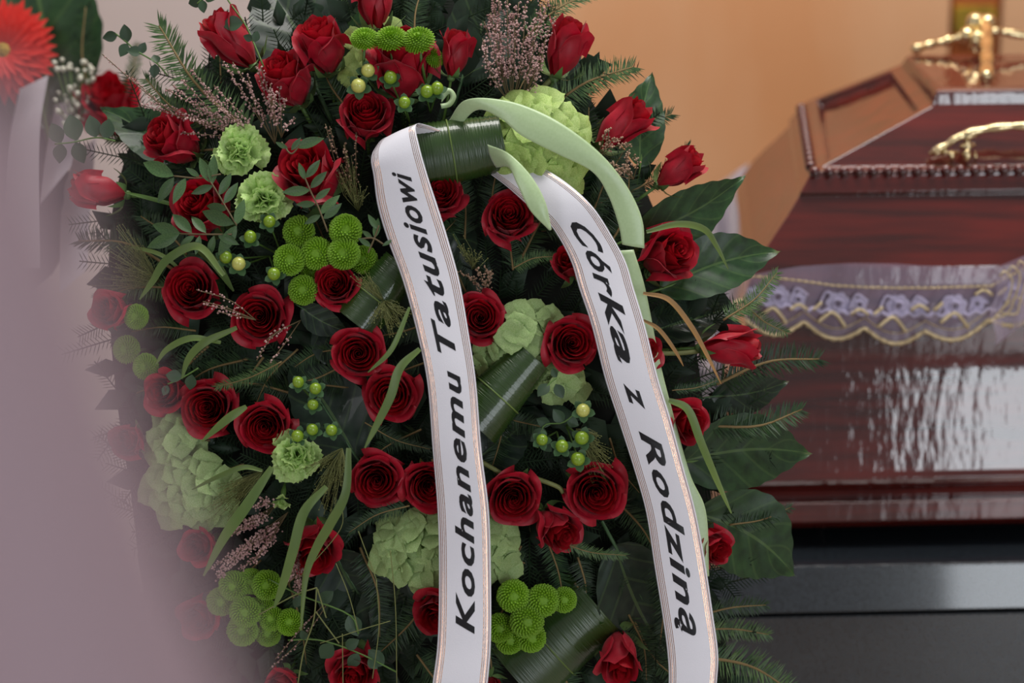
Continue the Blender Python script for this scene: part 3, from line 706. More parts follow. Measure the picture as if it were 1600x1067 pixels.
# ------------------------------------------------------------------ conifer twigs
def twig_meshes(seed, L=1.0, dens=70, wneed=.006, nl=.16):
    rr = random.Random(seed); st = MB(); nd = MB(); bend = rr.uniform(-.08, .08)
    cen = spline([(0, 0, 0), (bend, L * .5, .02), (0, L, -.02)], 12); st.tube(cen, [.012 * (1 - .6 * i / 11) for i in range(12)], 6)
    for i in range(dens):
        f = .06 + .94 * i / dens; k = f * 11; j = min(int(k), 10); c = cen[j].lerp(cen[j + 1], k - j)
        for sd in (-1, 1):
            a = R(rr.uniform(48, 72)) * (1 - .55 * max(0, f - .85) / .15); l = nl * rr.uniform(.8, 1.1) * (1 - .35 * f * f)
            d = Vector((sd * math.sin(a), math.cos(a), rr.uniform(-.15, .45))).normalized()
            nd.blade(c, c + d * l, d.cross(Vector((0, 0, 1))).normalized() * wneed)
    return st, nd
TW = []
for i in range(4):
    s_, n_ = twig_meshes(i); TW.append((s_.mesh('stem', M_twig), n_.mesh('needles', M_needle, False), n_.mesh('needles', M_needle_l, False)))
def twig(x0, y0, x1, y1, label, dw=0.0, light=False, wdt=1.0, tipw=0.0, d=None, grp='fir twigs'):
    a = P(x0, y0, dome(x0, y0) + dw, d); b = P(x1, y1, dome(x1, y1) + dw + tipw, None if d is None else d)
    y = (b - a); L = y.length; y.normalize(); z = (BACK + Vector((rnd(-.3, .3), 0, rnd(-.3, .3)))); z = (z - y * z.dot(y)).normalized(); x = y.cross(z)
    t = thing('fir_twig', label, 'twig', a, Matrix((x, y, z)).transposed().to_quaternion(), grp)
    k = L; t.scale = (max(.09, min(k, .16)) * wdt, k, max(.09, min(k, .16)) * wdt)
    m = random.choice(TW); ob('stem', m[0], t); ob('needles', m[2] if light else m[1], t, kind='stuff')
TWIGS = [
 (400, 215, 247, 38, 'tall light green fir twig at upper left before the mauve wall', .02, True, 1.35),
 (330, 200, 226, 122, 'shorter fir twig at upper left partly covered by heather', .0, True, 1.2),
 (345, 130, 352, 20, 'fir twig behind the topmost left rose bud', -.03, False, 1),
 (840, 185, 990, 104, 'fir twig with needles standing out before the orange wall', .0, True, 1.3),
 (930, 240, 1050, 178, 'short fir twig right of the pointed leaf at upper right', -.02, False, 1.2),
 (985, 300, 1078, 228, 'fir twig behind the pinkish bud at upper right', -.02, False, 1.2),
 (648, 75, 664, -30, 'dark fir twig rising above the pompon row', .0, False, 1.5),
 (820, 60, 935, -15, 'fir twig at the top edge right of the heather', -.02, True, 1.2),
 (1130, 500, 1215, 425, 'fir twig reaching up to the lace', .02, True, 1.2),
 (1120, 600, 1282, 560, 'fir twig pointing right across the coffin, upper one', .0, False, 1.3),
 (1160, 470, 1230, 520, 'fir twig beneath the lace pointing down right', .0, True, 1.1),
 (1100, 665, 1255, 638, 'fir twig pointing right above the big glossy leaf', .0, False, 1.3),
 (1140, 820, 1236, 792, 'fir twig between the two big glossy leaves at right', .0, False, 1.1),
 (1080, 965, 1198, 946, 'fir twig before the granite plinth, upper one', .0, False, 1.3),
 (1080, 985, 1202, 992, 'fir twig before the granite plinth, middle one', .0, True, 1.2),
 (1090, 1025, 1245, 1085, 'fir twig before the granite plinth, lowest one', .0, True, 1.4),
 (865, 842, 978, 868, 'pale fir twig right of the drooping rose', .035, True, .8),
 (640, 790, 545, 832, 'fir twig lying over pale hydrangea left of the left ribbon', .04, False, .9),
 (440, 565, 338, 605, 'forked fir tip above the rose at left', .05, True, .9),
 (270, 420, 120, 375, 'hazy fir twig at the left edge, upper one', .0, False, 1.3),
 (280, 450, 150, 470, 'hazy fir twig at the left edge, lower one', .0, True, 1.2),
 (800, 420, 870, 400, 'bluish fir sprig below the round rose between the ribbons', .03, True, .9),
 (760, 560, 700, 700, 'fir twig beside the ribbed leaf roll', .0, False, 1),
 (570, 660, 672, 702, 'bare looking fir twig right of the berries', .02, False, .8),
 (1050, 610, 1125, 592, 'short broken twig right of the right ribbon', .03, False, .6),
 (820, 880, 760, 840, 'fir twig behind the hydrangea right of the left ribbon', .0, True, 1),
]
for tw in TWIGS: twig(*tw)
def inside(x, y, poly):
    c = False; j = len(poly) - 1
    for i in range(len(poly)):
        xi, yi = poly[i]; xj, yj = poly[j]
        if (yi > y) != (yj > y) and x < (xj - xi) * (y - yi) / (yj - yi) + xi: c = not c
        j = i
    return c
OUT = [(170, 200), (260, 110), (380, 20), (500, -60), (620, -90), (800, -60), (890, 60), (960, 170), (1020, 260), (1060, 350), (1100, 450), (1120, 560), (1130, 640), (1140, 760), (1150, 860), (1130, 960), (1150, 1200), (260, 1200), (190, 950), (170, 800), (140, 600), (130, 420), (140, 300)]
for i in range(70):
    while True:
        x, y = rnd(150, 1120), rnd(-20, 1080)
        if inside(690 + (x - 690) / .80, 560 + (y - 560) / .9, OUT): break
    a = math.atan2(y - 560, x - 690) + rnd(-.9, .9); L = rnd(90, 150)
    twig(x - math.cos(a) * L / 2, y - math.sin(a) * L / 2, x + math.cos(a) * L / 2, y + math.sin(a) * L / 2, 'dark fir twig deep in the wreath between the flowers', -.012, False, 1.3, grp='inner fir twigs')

# wreath body: core, dense foliage and easel
base = P(690, 560, -.08)
wr = thing('wreath_frame', 'dark green mass of foliage holding the red roses on an easel', 'wreath', base, CQ)
RT = CR.transposed()
def wl(px, py, w_): return RT @ (P(px, py, w_) - base)
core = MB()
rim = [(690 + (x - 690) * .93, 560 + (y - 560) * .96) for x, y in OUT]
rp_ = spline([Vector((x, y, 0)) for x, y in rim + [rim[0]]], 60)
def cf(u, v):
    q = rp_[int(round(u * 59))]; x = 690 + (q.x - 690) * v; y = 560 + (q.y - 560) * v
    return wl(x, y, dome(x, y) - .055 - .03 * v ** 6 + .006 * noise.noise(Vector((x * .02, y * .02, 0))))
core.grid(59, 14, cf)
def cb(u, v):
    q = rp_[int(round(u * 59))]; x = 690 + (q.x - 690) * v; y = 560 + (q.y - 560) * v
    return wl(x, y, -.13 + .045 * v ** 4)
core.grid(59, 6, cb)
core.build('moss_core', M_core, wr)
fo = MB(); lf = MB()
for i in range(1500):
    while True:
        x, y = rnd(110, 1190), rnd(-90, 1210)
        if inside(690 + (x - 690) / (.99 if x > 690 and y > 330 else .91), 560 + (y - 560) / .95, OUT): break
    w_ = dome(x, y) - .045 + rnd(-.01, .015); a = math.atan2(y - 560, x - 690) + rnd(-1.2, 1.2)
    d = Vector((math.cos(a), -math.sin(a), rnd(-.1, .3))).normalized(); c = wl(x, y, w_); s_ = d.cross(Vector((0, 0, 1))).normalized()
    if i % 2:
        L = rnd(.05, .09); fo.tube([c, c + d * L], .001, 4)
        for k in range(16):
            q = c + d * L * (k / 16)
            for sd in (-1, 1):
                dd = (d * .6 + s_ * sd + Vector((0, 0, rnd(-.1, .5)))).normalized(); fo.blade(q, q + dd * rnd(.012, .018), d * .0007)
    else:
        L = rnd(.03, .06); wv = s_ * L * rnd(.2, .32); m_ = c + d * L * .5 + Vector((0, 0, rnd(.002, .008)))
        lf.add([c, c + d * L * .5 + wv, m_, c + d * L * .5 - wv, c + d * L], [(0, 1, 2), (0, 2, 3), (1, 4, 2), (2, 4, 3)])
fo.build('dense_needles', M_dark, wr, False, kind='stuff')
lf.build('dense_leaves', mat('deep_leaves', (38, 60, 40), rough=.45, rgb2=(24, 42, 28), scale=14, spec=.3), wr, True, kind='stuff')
for k, (xx, yy) in enumerate(((420, 700), (950, 700))):
    g = MB(); a = wl(xx, yy, -.13); foot = P(xx + (-60 if k == 0 else 60), yy, -.13); foot = Vector((foot.x, foot.y - .05, 0.0)); g.tube([a, RT @ (foot - base)], .012, 8); g.build('easel_leg', M_twig, wr)
g = MB(); top = P(690, 300, -.13); g.tube([RT @ (top - base), RT @ (Vector((top.x, top.y + .12, 0.0)) - base)], .012, 8); g.build('easel_leg', M_twig, wr)

# ------------------------------------------------------------------ broad leaves
def leaf_mesh(seed, m, wide=.5, fold=.25, wav=.02, sharp=1.0, nv_=7):
    rr = random.Random(seed); mb = MB(); c = rr.uniform(-.08, .08); ph = rr.uniform(0, 6)
    def fn(u, v):
        s = u * 2 - 1; wd = wide * .5 * (math.sin(math.pi * v ** (.8 * sharp)) ** (.65 + .6 * v * v) if 0 < v < 1 else 0) + .002
        x = s * wd + c * math.sin(math.pi * v); ed = .004 * math.sin(v * 50 + ph) * abs(s) ** 6
        z = fold * abs(s) * wd - .12 * v * v + wav * math.sin(v * 9 + ph) * s + .002 * math.sin((v - abs(s) * .22) * nv_ * 6.283) * (1 - abs(s) ** 4) * math.sin(math.pi * v)
        return Vector((x + ed * s, v + ed, z))
    mb.grid(14, 44, fn); return mb.mesh('blade', m)
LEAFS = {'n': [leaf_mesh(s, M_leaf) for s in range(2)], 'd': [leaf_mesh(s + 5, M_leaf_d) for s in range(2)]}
def leaf(x0, y0, x1, y1, wpx, label, m='n', dw=0.0, tipw=0.0, roll=0.0, d=None, grp='broad glossy leaves'):
    a = P(x0, y0, dome(x0, y0) + dw, d); b = P(x1, y1, dome(x1, y1) + dw + tipw, d)
    y = b - a; L = y.length; y.normalize(); z = BACK - y * BACK.dot(y); z.normalize(); x = y.cross(z)
    q = Matrix((x, y, z)).transposed().to_quaternion() @ Quaternion((0, 1, 0), roll)
    t = thing('broad_leaf', label, 'leaf', a, q, grp); kw = wpx * PX / .5 * (d / D0 if d else 1); t.scale = (kw, L, (kw + L) / 2)
    ob('blade', random.choice(LEAFS[m]), t)
    st = MB(); st.tube([(0, -.18, -.02), (0, 0, 0), (0, .5, -.025), (0, .95, -.11)], [.012, .012, .008, .003], 5); st.build('midrib', M_stem if m == 'n' else M_calyx, t)
leaf(985, 372, 1176, 276, 84, 'broad glossy leaf pointing right below the pinkish bud', 'n', .0, .0, .3)
leaf(1030, 452, 1228, 388, 92, 'broad glossy leaf over the coffin lid with bluish sheen', 'n', .0, .02, -.08)
leaf(1010, 520, 1150, 470, 80, 'dark bluish leaf below the coffin side leaf, behind the straw blade', 'd', -.02, 0, -.4)
leaf(1060, 722, 1282, 712, 118, 'large glossy leaf pointing right over the coffin body', 'n', .0, .0, .1)
leaf(1085, 800, 1256, 905, 135, 'large rough-edged leaf at the coffin foot, lower right', 'n', .0, .0, -.1)
leaf(1000, 262, 1024, 108, 72, 'upright pointed leaf behind the bud at upper right', 'n', -.02, .0, .2)
leaf(1110, 620, 1240, 598, 60, 'narrow dark leaf right of the hidden rose', 'd', -.02, .0, .2)
leaf(290, 262, 152, 158, 78, 'dark broad leaf at the upper left edge with light rim', 'n', -.02, .0, .3)
leaf(300, 300, 176, 235, 60, 'dark leaf beside the rose facing left', 'd', -.03, 0, .1)
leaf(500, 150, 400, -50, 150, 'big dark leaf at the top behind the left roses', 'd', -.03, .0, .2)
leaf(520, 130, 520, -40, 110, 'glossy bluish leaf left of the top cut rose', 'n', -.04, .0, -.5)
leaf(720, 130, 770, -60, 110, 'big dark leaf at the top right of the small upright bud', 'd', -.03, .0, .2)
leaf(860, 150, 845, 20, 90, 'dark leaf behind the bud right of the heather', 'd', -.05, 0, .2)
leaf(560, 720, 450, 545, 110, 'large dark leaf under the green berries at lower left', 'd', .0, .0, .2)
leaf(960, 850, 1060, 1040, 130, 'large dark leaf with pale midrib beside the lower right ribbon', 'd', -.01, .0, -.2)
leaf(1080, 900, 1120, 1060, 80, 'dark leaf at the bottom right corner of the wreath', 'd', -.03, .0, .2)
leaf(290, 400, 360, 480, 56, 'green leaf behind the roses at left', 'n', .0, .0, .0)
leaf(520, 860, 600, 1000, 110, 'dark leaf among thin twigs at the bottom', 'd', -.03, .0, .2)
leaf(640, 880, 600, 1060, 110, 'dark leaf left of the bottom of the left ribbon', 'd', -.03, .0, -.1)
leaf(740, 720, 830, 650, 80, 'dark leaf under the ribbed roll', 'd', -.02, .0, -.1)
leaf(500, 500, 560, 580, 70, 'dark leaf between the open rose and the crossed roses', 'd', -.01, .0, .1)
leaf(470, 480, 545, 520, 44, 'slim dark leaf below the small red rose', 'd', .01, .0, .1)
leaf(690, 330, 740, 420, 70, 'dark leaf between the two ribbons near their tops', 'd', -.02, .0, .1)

# ribbed folded leaves (rolls)
def roll(x0, y0, x1, y1, rpx, label, a0=-50, a1=200, dw=.04, taper=.85, wpull=0):
    """leaf bent over an axis running from pixel 0 to pixel 1; veins run round the bend"""
    A = P(x0, y0, dome(x0, y0) + dw); B = P(x1, y1, dome(x1, y1) + dw + wpull); ax = (B - A); L = ax.length; ax.normalize()
    u2 = (BACK - ax * BACK.dot(ax)).normalized(); u1 = ax.cross(u2)
    t = thing('folded_leaf', label, 'leaf', A, Quaternion(), 'folded ribbed leaves'); r = rpx * PX; mb = MB(); mr = MB()
    def fn(u, v, off=0):
        an = R(a0 + (a1 - a0) * v); rr_ = r * (1 + (taper - 1) * u) + off
        return ax * (L * u) + u1 * (rr_ * math.cos(an)) + u2 * (rr_ * .8 * math.sin(an) - rr_ * .3)
    mb.grid(40, 40, lambda u, v: fn(u, v, .0008 * math.sin(u * 120)))
    mb.build('blade', M_rib, t); mr.tube([fn(.42, i / 20, .0006) for i in range(21)], .0011, 5); mr.build('midrib', M_grass, t)
roll(648, 246, 786, 222, 52, 'wide ribbed leaf folded over between the tops of the two ribbons', -35, 205, .04, .82)
roll(738, 662, 832, 556, 46, 'shiny ribbed leaf roll right of the left ribbon, centre', -20, 200, .03, .7)
roll(555, 505, 628, 412, 38, 'dull ribbed leaf roll left of the left ribbon', -20, 200, .02, .8)
roll(800, 1050, 930, 940, 74, 'large yellow-green folded leaf at the bottom between the ribbons', -20, 210, -.02, .8)

# ------------------------------------------------------------------ leaf sprays
def lancet(L, W, m, name='leaflet'):
    mb = MB()
    def fn(u, v):
        s = u * 2 - 1; wd = W * .5 * math.sin(math.pi * min(.999, max(.001, v)) ** .9) ** .9 + .0002
        return Vector((s * wd, L * v, .22 * abs(s) * wd - .12 * L * v * v))
    mb.grid(4, 7, fn); return mb.mesh(name, m)
LFT = lancet(1, .36, M_leafy); RND = lancet(1, .72, M_euc, 'round_leaf')
def spray(stem, leaves, label, cat, name, msh, mstem, grp, dw=.05, srad=.0011):
    bx, by = stem[0]; base = P(bx, by, dome(bx, by) + dw); t = thing(name, label, cat, base, CQ, grp)
    g = MB(); g.tube(spline([RT @ (P(x, y, dome(x, y) + dw) - base) for x, y in stem], 14), srad, 5); g.build('stem', mstem, t)
    for (x0, y0, x1, y1) in leaves:
        a = RT @ (P(x0, y0, dome(x0, y0) + dw) - base); b = RT @ (P(x1, y1, dome(x1, y1) + dw + rnd(-.004, .008)) - base)
        y = b - a; L = y.length; y.normalize(); z = Vector((rnd(-.3, .3), rnd(-.3, .3), 1)); z = (z - y * z.dot(y)).normalized(); x = y.cross(z)
        o = ob(msh.name.split('.')[0], msh, t); o.location = a; o.rotation_mode = 'QUATERNION'; o.rotation_quaternion = Matrix((x, y, z)).transposed().to_quaternion(); o.scale = (L, L, L)
SP = dict(cat='leaf sprig', name='leaf_sprig', msh=LFT, mstem=M_hstem, grp='sprigs with narrow leaflets', dw=.072)
spray([(512, 362), (498, 325), (485, 298), (470, 262)], [(477, 281, 466, 254), (485, 297, 440, 300), (485, 294, 510, 268), (492, 312, 516, 294), (493, 318, 462, 320), (500, 335, 530, 303), (501, 336, 475, 350), (505, 342, 534, 318), (478, 278, 500, 250)], 'small pinnate sprig lying over the red rose right of the carnations', **SP)
spray([(370, 352), (352, 322), (338, 298), (325, 278)], [(330, 286, 310, 245), (332, 288, 333, 240), (333, 290, 298, 303), (342, 305, 362, 270), (350, 318, 372, 285), (356, 326, 320, 322), (366, 350, 312, 330), (368, 352, 382, 310), (370, 352, 340, 400)], 'leafy sprig in front of the rose left of the carnations', **SP)
spray([(362, 366), (320, 366), (282, 365)], [(282, 365, 235, 350), (280, 366, 228, 388), (300, 364, 268, 332), (322, 364, 298, 336), (312, 368, 306, 398), (304, 368, 280, 384), (340, 366, 372, 382), (335, 368, 325, 402)], 'horizontal leafy sprig pointing left above the leftmost large rose', **SP)
spray([(345, 272), (310, 278), (272, 275)], [(272, 275, 220, 252), (272, 277, 245, 317), (290, 278, 270, 318), (312, 276, 290, 262)], 'leafy sprig below the rose facing left', **SP)
spray([(575, 395), (585, 372), (592, 352)], [(590, 358, 575, 335), (585, 372, 592, 340), (580, 385, 560, 372)], 'small leaves between the pompons and the left ribbon', **SP)
spray([(600, 382), (582, 372), (560, 374)], [(612, 375, 598, 384), (582, 372, 565, 360)], 'tiny leaf touching the left ribbon edge', **SP)
spray([(470, 225), (455, 240), (440, 222)], [(455, 235, 470, 215), (450, 232, 430, 222), (462, 230, 505, 215)], 'small leaf sprig above the crossed rose', **SP)
0 and spray([(760, 545), (735, 560), (700, 552)], [(740, 556, 712, 540), (750, 550, 735, 580)], 'small leaves beside the ribbed roll', **SP)
EU = dict(cat='eucalyptus', name='eucalyptus_sprig', msh=RND, mstem=M_stem, grp='eucalyptus sprigs')
spray([(262, 118), (244, 98), (214, 80), (198, 66), (180, 52)], [(184, 54, 160, 60), (200, 66, 193, 38), (199, 68, 188, 88), (222, 82, 198, 78), (218, 84, 227, 66), (246, 100, 240, 84), (243, 100, 240, 122)], 'eucalyptus sprig with round leaves against the mauve wall, upper left', **EU, dw=.02)
spray([(412, 104), (396, 66), (382, 36), (356, 0), (340, -30)], [(380, 36, 346, 38), (396, 62, 380, 56), (398, 66, 402, 48)], 'thin hanging stem with two leaves in front of the upper left bud', **EU)
spray([(330, -30), (318, -5), (308, 6)], [(318, -2, 293, 6), (316, 0, 318, 20), (320, -6, 336, -2)], 'eucalyptus tip hanging in from the top edge at left', **EU)
spray([(180, 220), (150, 215), (115, 222), (85, 225)], [(150, 215, 140, 180), (120, 220, 108, 178), (118, 222, 130, 255), (95, 224, 80, 192), (95, 224, 92, 255), (165, 218, 170, 185)], 'hazy eucalyptus sprig at the left edge below the white ribbons', **EU, dw=.03)
spray([(310, 575), (285, 590), (262, 600)], [(285, 590, 258, 585), (300, 585, 296, 610), (262, 602, 255, 618), (290, 588, 276, 578)], 'eucalyptus tip lying on the hazy rose at left', **EU)
spray([(420, 905), (470, 930), (545, 960), (560, 990)], [(545, 960, 560, 995), (500, 940, 520, 925), (470, 930, 460, 950)], 'thin stems with tiny round leaves at the bottom left', **EU)
spray([(620, 1050), (560, 1020), (500, 1000), (450, 1000)], [(600, 1040, 575, 1015), (575, 1030, 590, 1045), (540, 1012, 560, 1000), (520, 1005, 500, 1030), (560, 1020, 545, 1045), (480, 1000, 470, 985)], 'eucalyptus leaves across the bottom roses', **EU)
spray([(905, 640), (880, 660), (850, 665), (840, 700)], [(880, 660, 865, 640), (860, 664, 838, 655), (850, 670, 830, 690), (885, 655, 905, 665), (845, 690, 862, 705)], 'dark round leaves around the berries near the right ribbon', **EU, dw=.02)
spray([(870, 590), (858, 600), (850, 610)], [(858, 600, 840, 618), (870, 590, 862, 575), (868, 600, 880, 622)], 'dark small leaves in front of the lower hydrangea florets', **EU, dw=.06)

# ------------------------------------------------------------------ heather
def heather(base, tips, label, m=M_heath, dw=.05, dens=1.0, side=8, fall=0.0, name='heather_sprig'):
    bx, by = base; b0 = P(bx, by, dome(bx, by) + dw - .03); t = thing(name, label, 'heather', b0, CQ, 'heather sprigs'); st = MB(); bl = MB()
    for (x, y) in tips:
        w_ = dome(x, y) + dw + rnd(-.006, .012); e = RT @ (P(x, y, w_) - b0)
        mid = e * .5 + Vector((rnd(-.006, .006), rnd(-.006, .006) - fall, .01)); c = spline([Vector((0, 0, 0)), mid, e], 16); st.tube(c, .0007, 4)
        n = int(e.length / .0024 * dens)
        for i in range(n):
            f = .3 + .7 * i / n; k = f * 15; j = min(int(k), 14); p = c[j].lerp(c[j + 1], k - j)
            off = Vector((rnd(-1, 1), rnd(-1, 1), rnd(-.6, 1))); off.normalize(); off *= side * PX * rnd(.2, 1) * (1.2 - .7 * f)
            bl.octa(p + off, rnd(.0010, .0018))
    st.build('stem', M_hstem, t); bl.build('bells', m, t, False, kind='stuff')
def fan(x0, y0, x1, y1, n, jx=10, jy=14): return [(x0 + (x1 - x0) * i / max(1, n - 1) + rnd(-jx, jx), y0 + (y1 - y0) * i / max(1, n - 1) + rnd(-jy, jy)) for i in range(n)]
heather((400, 225), fan(225, 158, 300, 110, 6), 'pink-brown heather fanning left above the rose facing left')
heather((420, 225), fan(270, 195, 340, 120, 6), 'dense pink-brown heather in the middle of the upper left fan')
heather((430, 225), fan(350, 100, 430, 105, 6), 'heather stems reaching up to the upper left bud')
heather((440, 215), fan(425, 130, 455, 175, 5), 'heather crossing the second row rose at upper left', dw=.07)
heather((300, 200), [(160, 85), (200, 118)], 'thin bare heather stem against the mauve wall', dens=.4, side=4)
heather((795, 160), fan(745, 60, 780, 0, 7, 12, 20), 'left part of the tall heather at the top', dens=1.3, side=15)
heather((800, 165), fan(780, 5, 850, 10, 8), 'tall pink heather in the middle of the top', dens=1.3, side=15)
heather((815, 160), fan(862, 20, 835, 100, 6, 10, 20), 'right part of the tall heather beside the top right bud', dens=1.2, side=14)
heather((935, 245), fan(945, 200, 985, 230, 4), 'small heather tip in front of the upper right bud', M_heath_b, .07)
heather((990, 280), fan(940, 262, 985, 245, 6), 'tan heather tuft lying on the pale green ribbon', M_heath_b, .075)
heather((430, 790), fan(345, 840, 400, 790, 7), 'pink-brown heather in the lower left below the feathery grass', dw=.05, dens=1.8, side=11)
heather((450, 800), fan(320, 900, 400, 870, 8), 'pink-brown heather just above the bottom left pompons', dw=.05, dens=1.8, side=11)
heather((470, 850), fan(440, 900, 470, 940, 6), 'heather right of the bottom left pompons', dw=.05, dens=1.5)
heather((520, 930), [(422, 1045), (430, 1030)], 'long thin heather tip hanging at the bottom left', dens=.4, side=5)
heather((400, 500), fan(300, 460, 340, 490, 4), 'fine pale heather across the leftmost large rose', dens=.5, dw=.08)
heather((470, 500), fan(405, 570, 420, 540, 3), 'fine heather below the well opened rose', dens=.5)
heather((760, 470), fan(725, 420, 770, 430, 6), 'tan dried heather right of the left ribbon', M_heath_b, .02)
heather((560, 330), fan(510, 205, 550, 220, 5), 'dried brown heather between the upper roses and the left ribbon', M_heath_b, .03, .5)

# ------------------------------------------------------------------ grasses
def blade_strip(pts, wpx, label, m=M_grass, dw=.075, wtab=None):
    x, y = pts[0][:2]; base = P(x, y, dome(x, y) + dw); t = thing('grass_blade', label, 'grass', base, CQ, 'long grass blades')
    c = spline([RT @ (P(p[0], p[1], dome(p[0], p[1]) + dw + .004 * math.sin(i * 1.3)) - base) for i, p in enumerate(pts)], 30); mb = MB(); vs = []; 
    for i, p in enumerate(c):
        d = (c[min(i + 1, 29)] - c[max(i - 1, 0)]).normalized(); f = i / 29
        s_ = d.cross(Vector((math.sin(f * 2) * .5, .2, 1))).normalized() * (wpx * PX * .5 * (math.sin(math.pi * min(.97, .12 + f * .86)) ** .7))
        vs += [p - s_, p + Vector((0, 0, -.0012)), p + s_]
    mb.add(vs, [(3 * i + j, 3 * i + j + 1, 3 * i + j + 4, 3 * i + j + 3) for i in range(29) for j in range(2)]); mb.build('blade', m, t)
    return t
for a in [
 ([(350, 430), (310, 385), (262, 405), (238, 440), (218, 468)], 13, 'grass blade arching left above the leftmost large rose'),
 ([(300, 380), (335, 410), (365, 455)], 16, 'green blade running behind the leftmost large rose', M_grass, .01),
 ([(345, 535), (300, 528), (262, 545), (243, 570)], 10, 'upper of two grass blades curling left above the hazy rose'),
 ([(370, 512), (320, 535), (295, 560), (284, 592)], 12, 'lower of two grass blades curling left above the hazy rose'),
 ([(385, 635), (355, 655), (315, 690)], 13, 'short blade below the forked fir tip'),
 ([(640, 480), (612, 545), (575, 582)], 8, 'straight blade across the upper crossed rose'),
 ([(656, 545), (625, 575), (610, 620), (588, 665), (570, 700)], 14, 'long curved blade across the lower crossed rose'),
 ([(1010, 362), (1060, 350), (1100, 358), (1120, 385), (1138, 420)], 11, 'yellowing blade with brown tip under the upper right leaf'),
 ([(1005, 458), (1045, 468), (1080, 510), (1105, 555), (1127, 600)], 9, 'dry straw coloured blade beside the sideways bud', M_straw),
 ([(1005, 500), (1030, 515), (1055, 548), (1068, 572)], 7, 'short dry blade right of the right ribbon', M_straw),
 ([(1045, 625), (1075, 640), (1095, 690), (1120, 750), (1143, 802)], 14, 'green blade with red tip over the large glossy leaf'),
 ([(425, 730), (385, 790), (350, 840), (318, 900)], 17, 'broad blade hanging down through the lower left heather'),
 ([(510, 760), (475, 800), (458, 860), (440, 920), (428, 950)], 16, 'broad blade hanging to the bottom left pompons'),
 ([(545, 700), (540, 770), (515, 820), (495, 855), (478, 900), (470, 985)], 15, 'long twisted blade across the rose at lower left'),
 ([(410, 735), (380, 730), (340, 745), (300, 765)], 8, 'blade over the hazy pale hydrangea'),
 ([(205, 385), (255, 400), (300, 440)], 7, 'thin blade at the hazy left edge', M_grass, .02),
 ([(290, 325), (235, 310), (195, 300)], 7, 'green stalk running to the sideways left bud', M_stem, .02)]:
    blade_strip(*a)
def wisps(base, tips, label, dw=.05, n=26, spread=14):
    bx, by = base; b0 = P(bx, by, dome(bx, by) + dw - .01); t = thing('feathery_grass', label, 'grass', b0, CQ, 'feathery grass heads'); st = MB(); sd = MB()
    for (x, y) in tips:
        for k in range(n):
            xx, yy = x + rnd(-spread, spread), y + rnd(-spread, spread); e = RT @ (P(xx, yy, dome(xx, yy) + dw + rnd(-.01, .015)) - b0) * rnd(.5, 1.05)
            st.tube([Vector((0, 0, 0)), e * .5 + Vector((rnd(-.004, .004), rnd(-.004, .004), .004)), e], .00028, 3); sd.octa(e, .0009)
            for q in range(3): sd.octa(e * rnd(.5, .95) + Vector((rnd(-.002, .002), rnd(-.002, .002), .003)), .0007)
    st.build('stalks', M_wisp, t, kind='stuff'); sd.build('seeds', M_wisp, t, False, kind='stuff')
wisps((412, 735), [(330, 790), (350, 800), (365, 780), (345, 770)], 'feathery light green grass head over the hazy hydrangea')
wisps((535, 700), [(490, 790), (510, 800), (530, 760), (480, 740)], 'feathery grass head below the lower carnation')
wisps((600, 470), [(560, 430), (590, 500), (620, 520), (640, 490)], 'fine seedy grass between the small rose and the left ribbon')
wisps((900, 670), [(940, 690), (955, 730), (945, 760)], 'fine grass between the big lower rose and the right ribbon', .03)
wisps((560, 330), [(520, 250), (545, 240), (565, 290)], 'fine grass right of the crossed rose', .03, 14)
wisps((740, 420), [(720, 380), (750, 400)], 'fine seeded grass between the two ribbons', .03, 12)
wisps((250, 440), [(190, 360), (170, 400), (200, 420), (160, 440)], 'hazy feathery grass at the left edge', .02, 40, 22)
def stems(lines, label, dw=.06, r=.0006):
    x, y = lines[0][0]; b0 = P(x, y, dome(x, y) + dw); t = thing('thin_twig', label, 'twig', b0, CQ, 'thin bare twigs')
    for l in lines:
        g = MB(); g.tube(spline([RT @ (P(a, b, dome(a, b) + dw) - b0) for a, b in l], 12), r, 5); g.build('stalk', M_wisp, t)
stems([[(495, 918), (490, 970), (475, 1015), (465, 1070)], [(495, 918), (460, 930), (405, 960)], [(493, 955), (515, 985), (530, 1005)], [(496, 920), (508, 960), (510, 965)]], 'forked pale twig at the bottom left', r=.0009)
stems([[(588, 905), (592, 980), (582, 1060)], [(560, 830), (588, 905)]], 'long thin twig hanging over the bottom roses')
stems([[(610, 860), (618, 950), (620, 1070)]], 'thin twig just left of the lower left ribbon')
stems([[(525, 880), (545, 930), (560, 985)], [(535, 990), (536, 1070)]], 'thin twig between the bottom roses')
stems([[(500, 1005), (560, 985), (610, 970)], [(470, 900), (530, 830), (535, 790)]], 'thin crossing twig at the bottom')
stems([[(750, 720), (790, 745), (800, 760)], [(830, 745), (870, 760), (880, 770)]], 'green rose stalk between the lower roses', .02, .003)
stems([[(1025, 552), (1060, 552), (1100, 548)]], 'green stalk of the sideways bud', .0, .003)
stems([[(838, 150), (855, 130), (868, 118)]], 'green stalk of the bud right of the heather', .0, .0035)

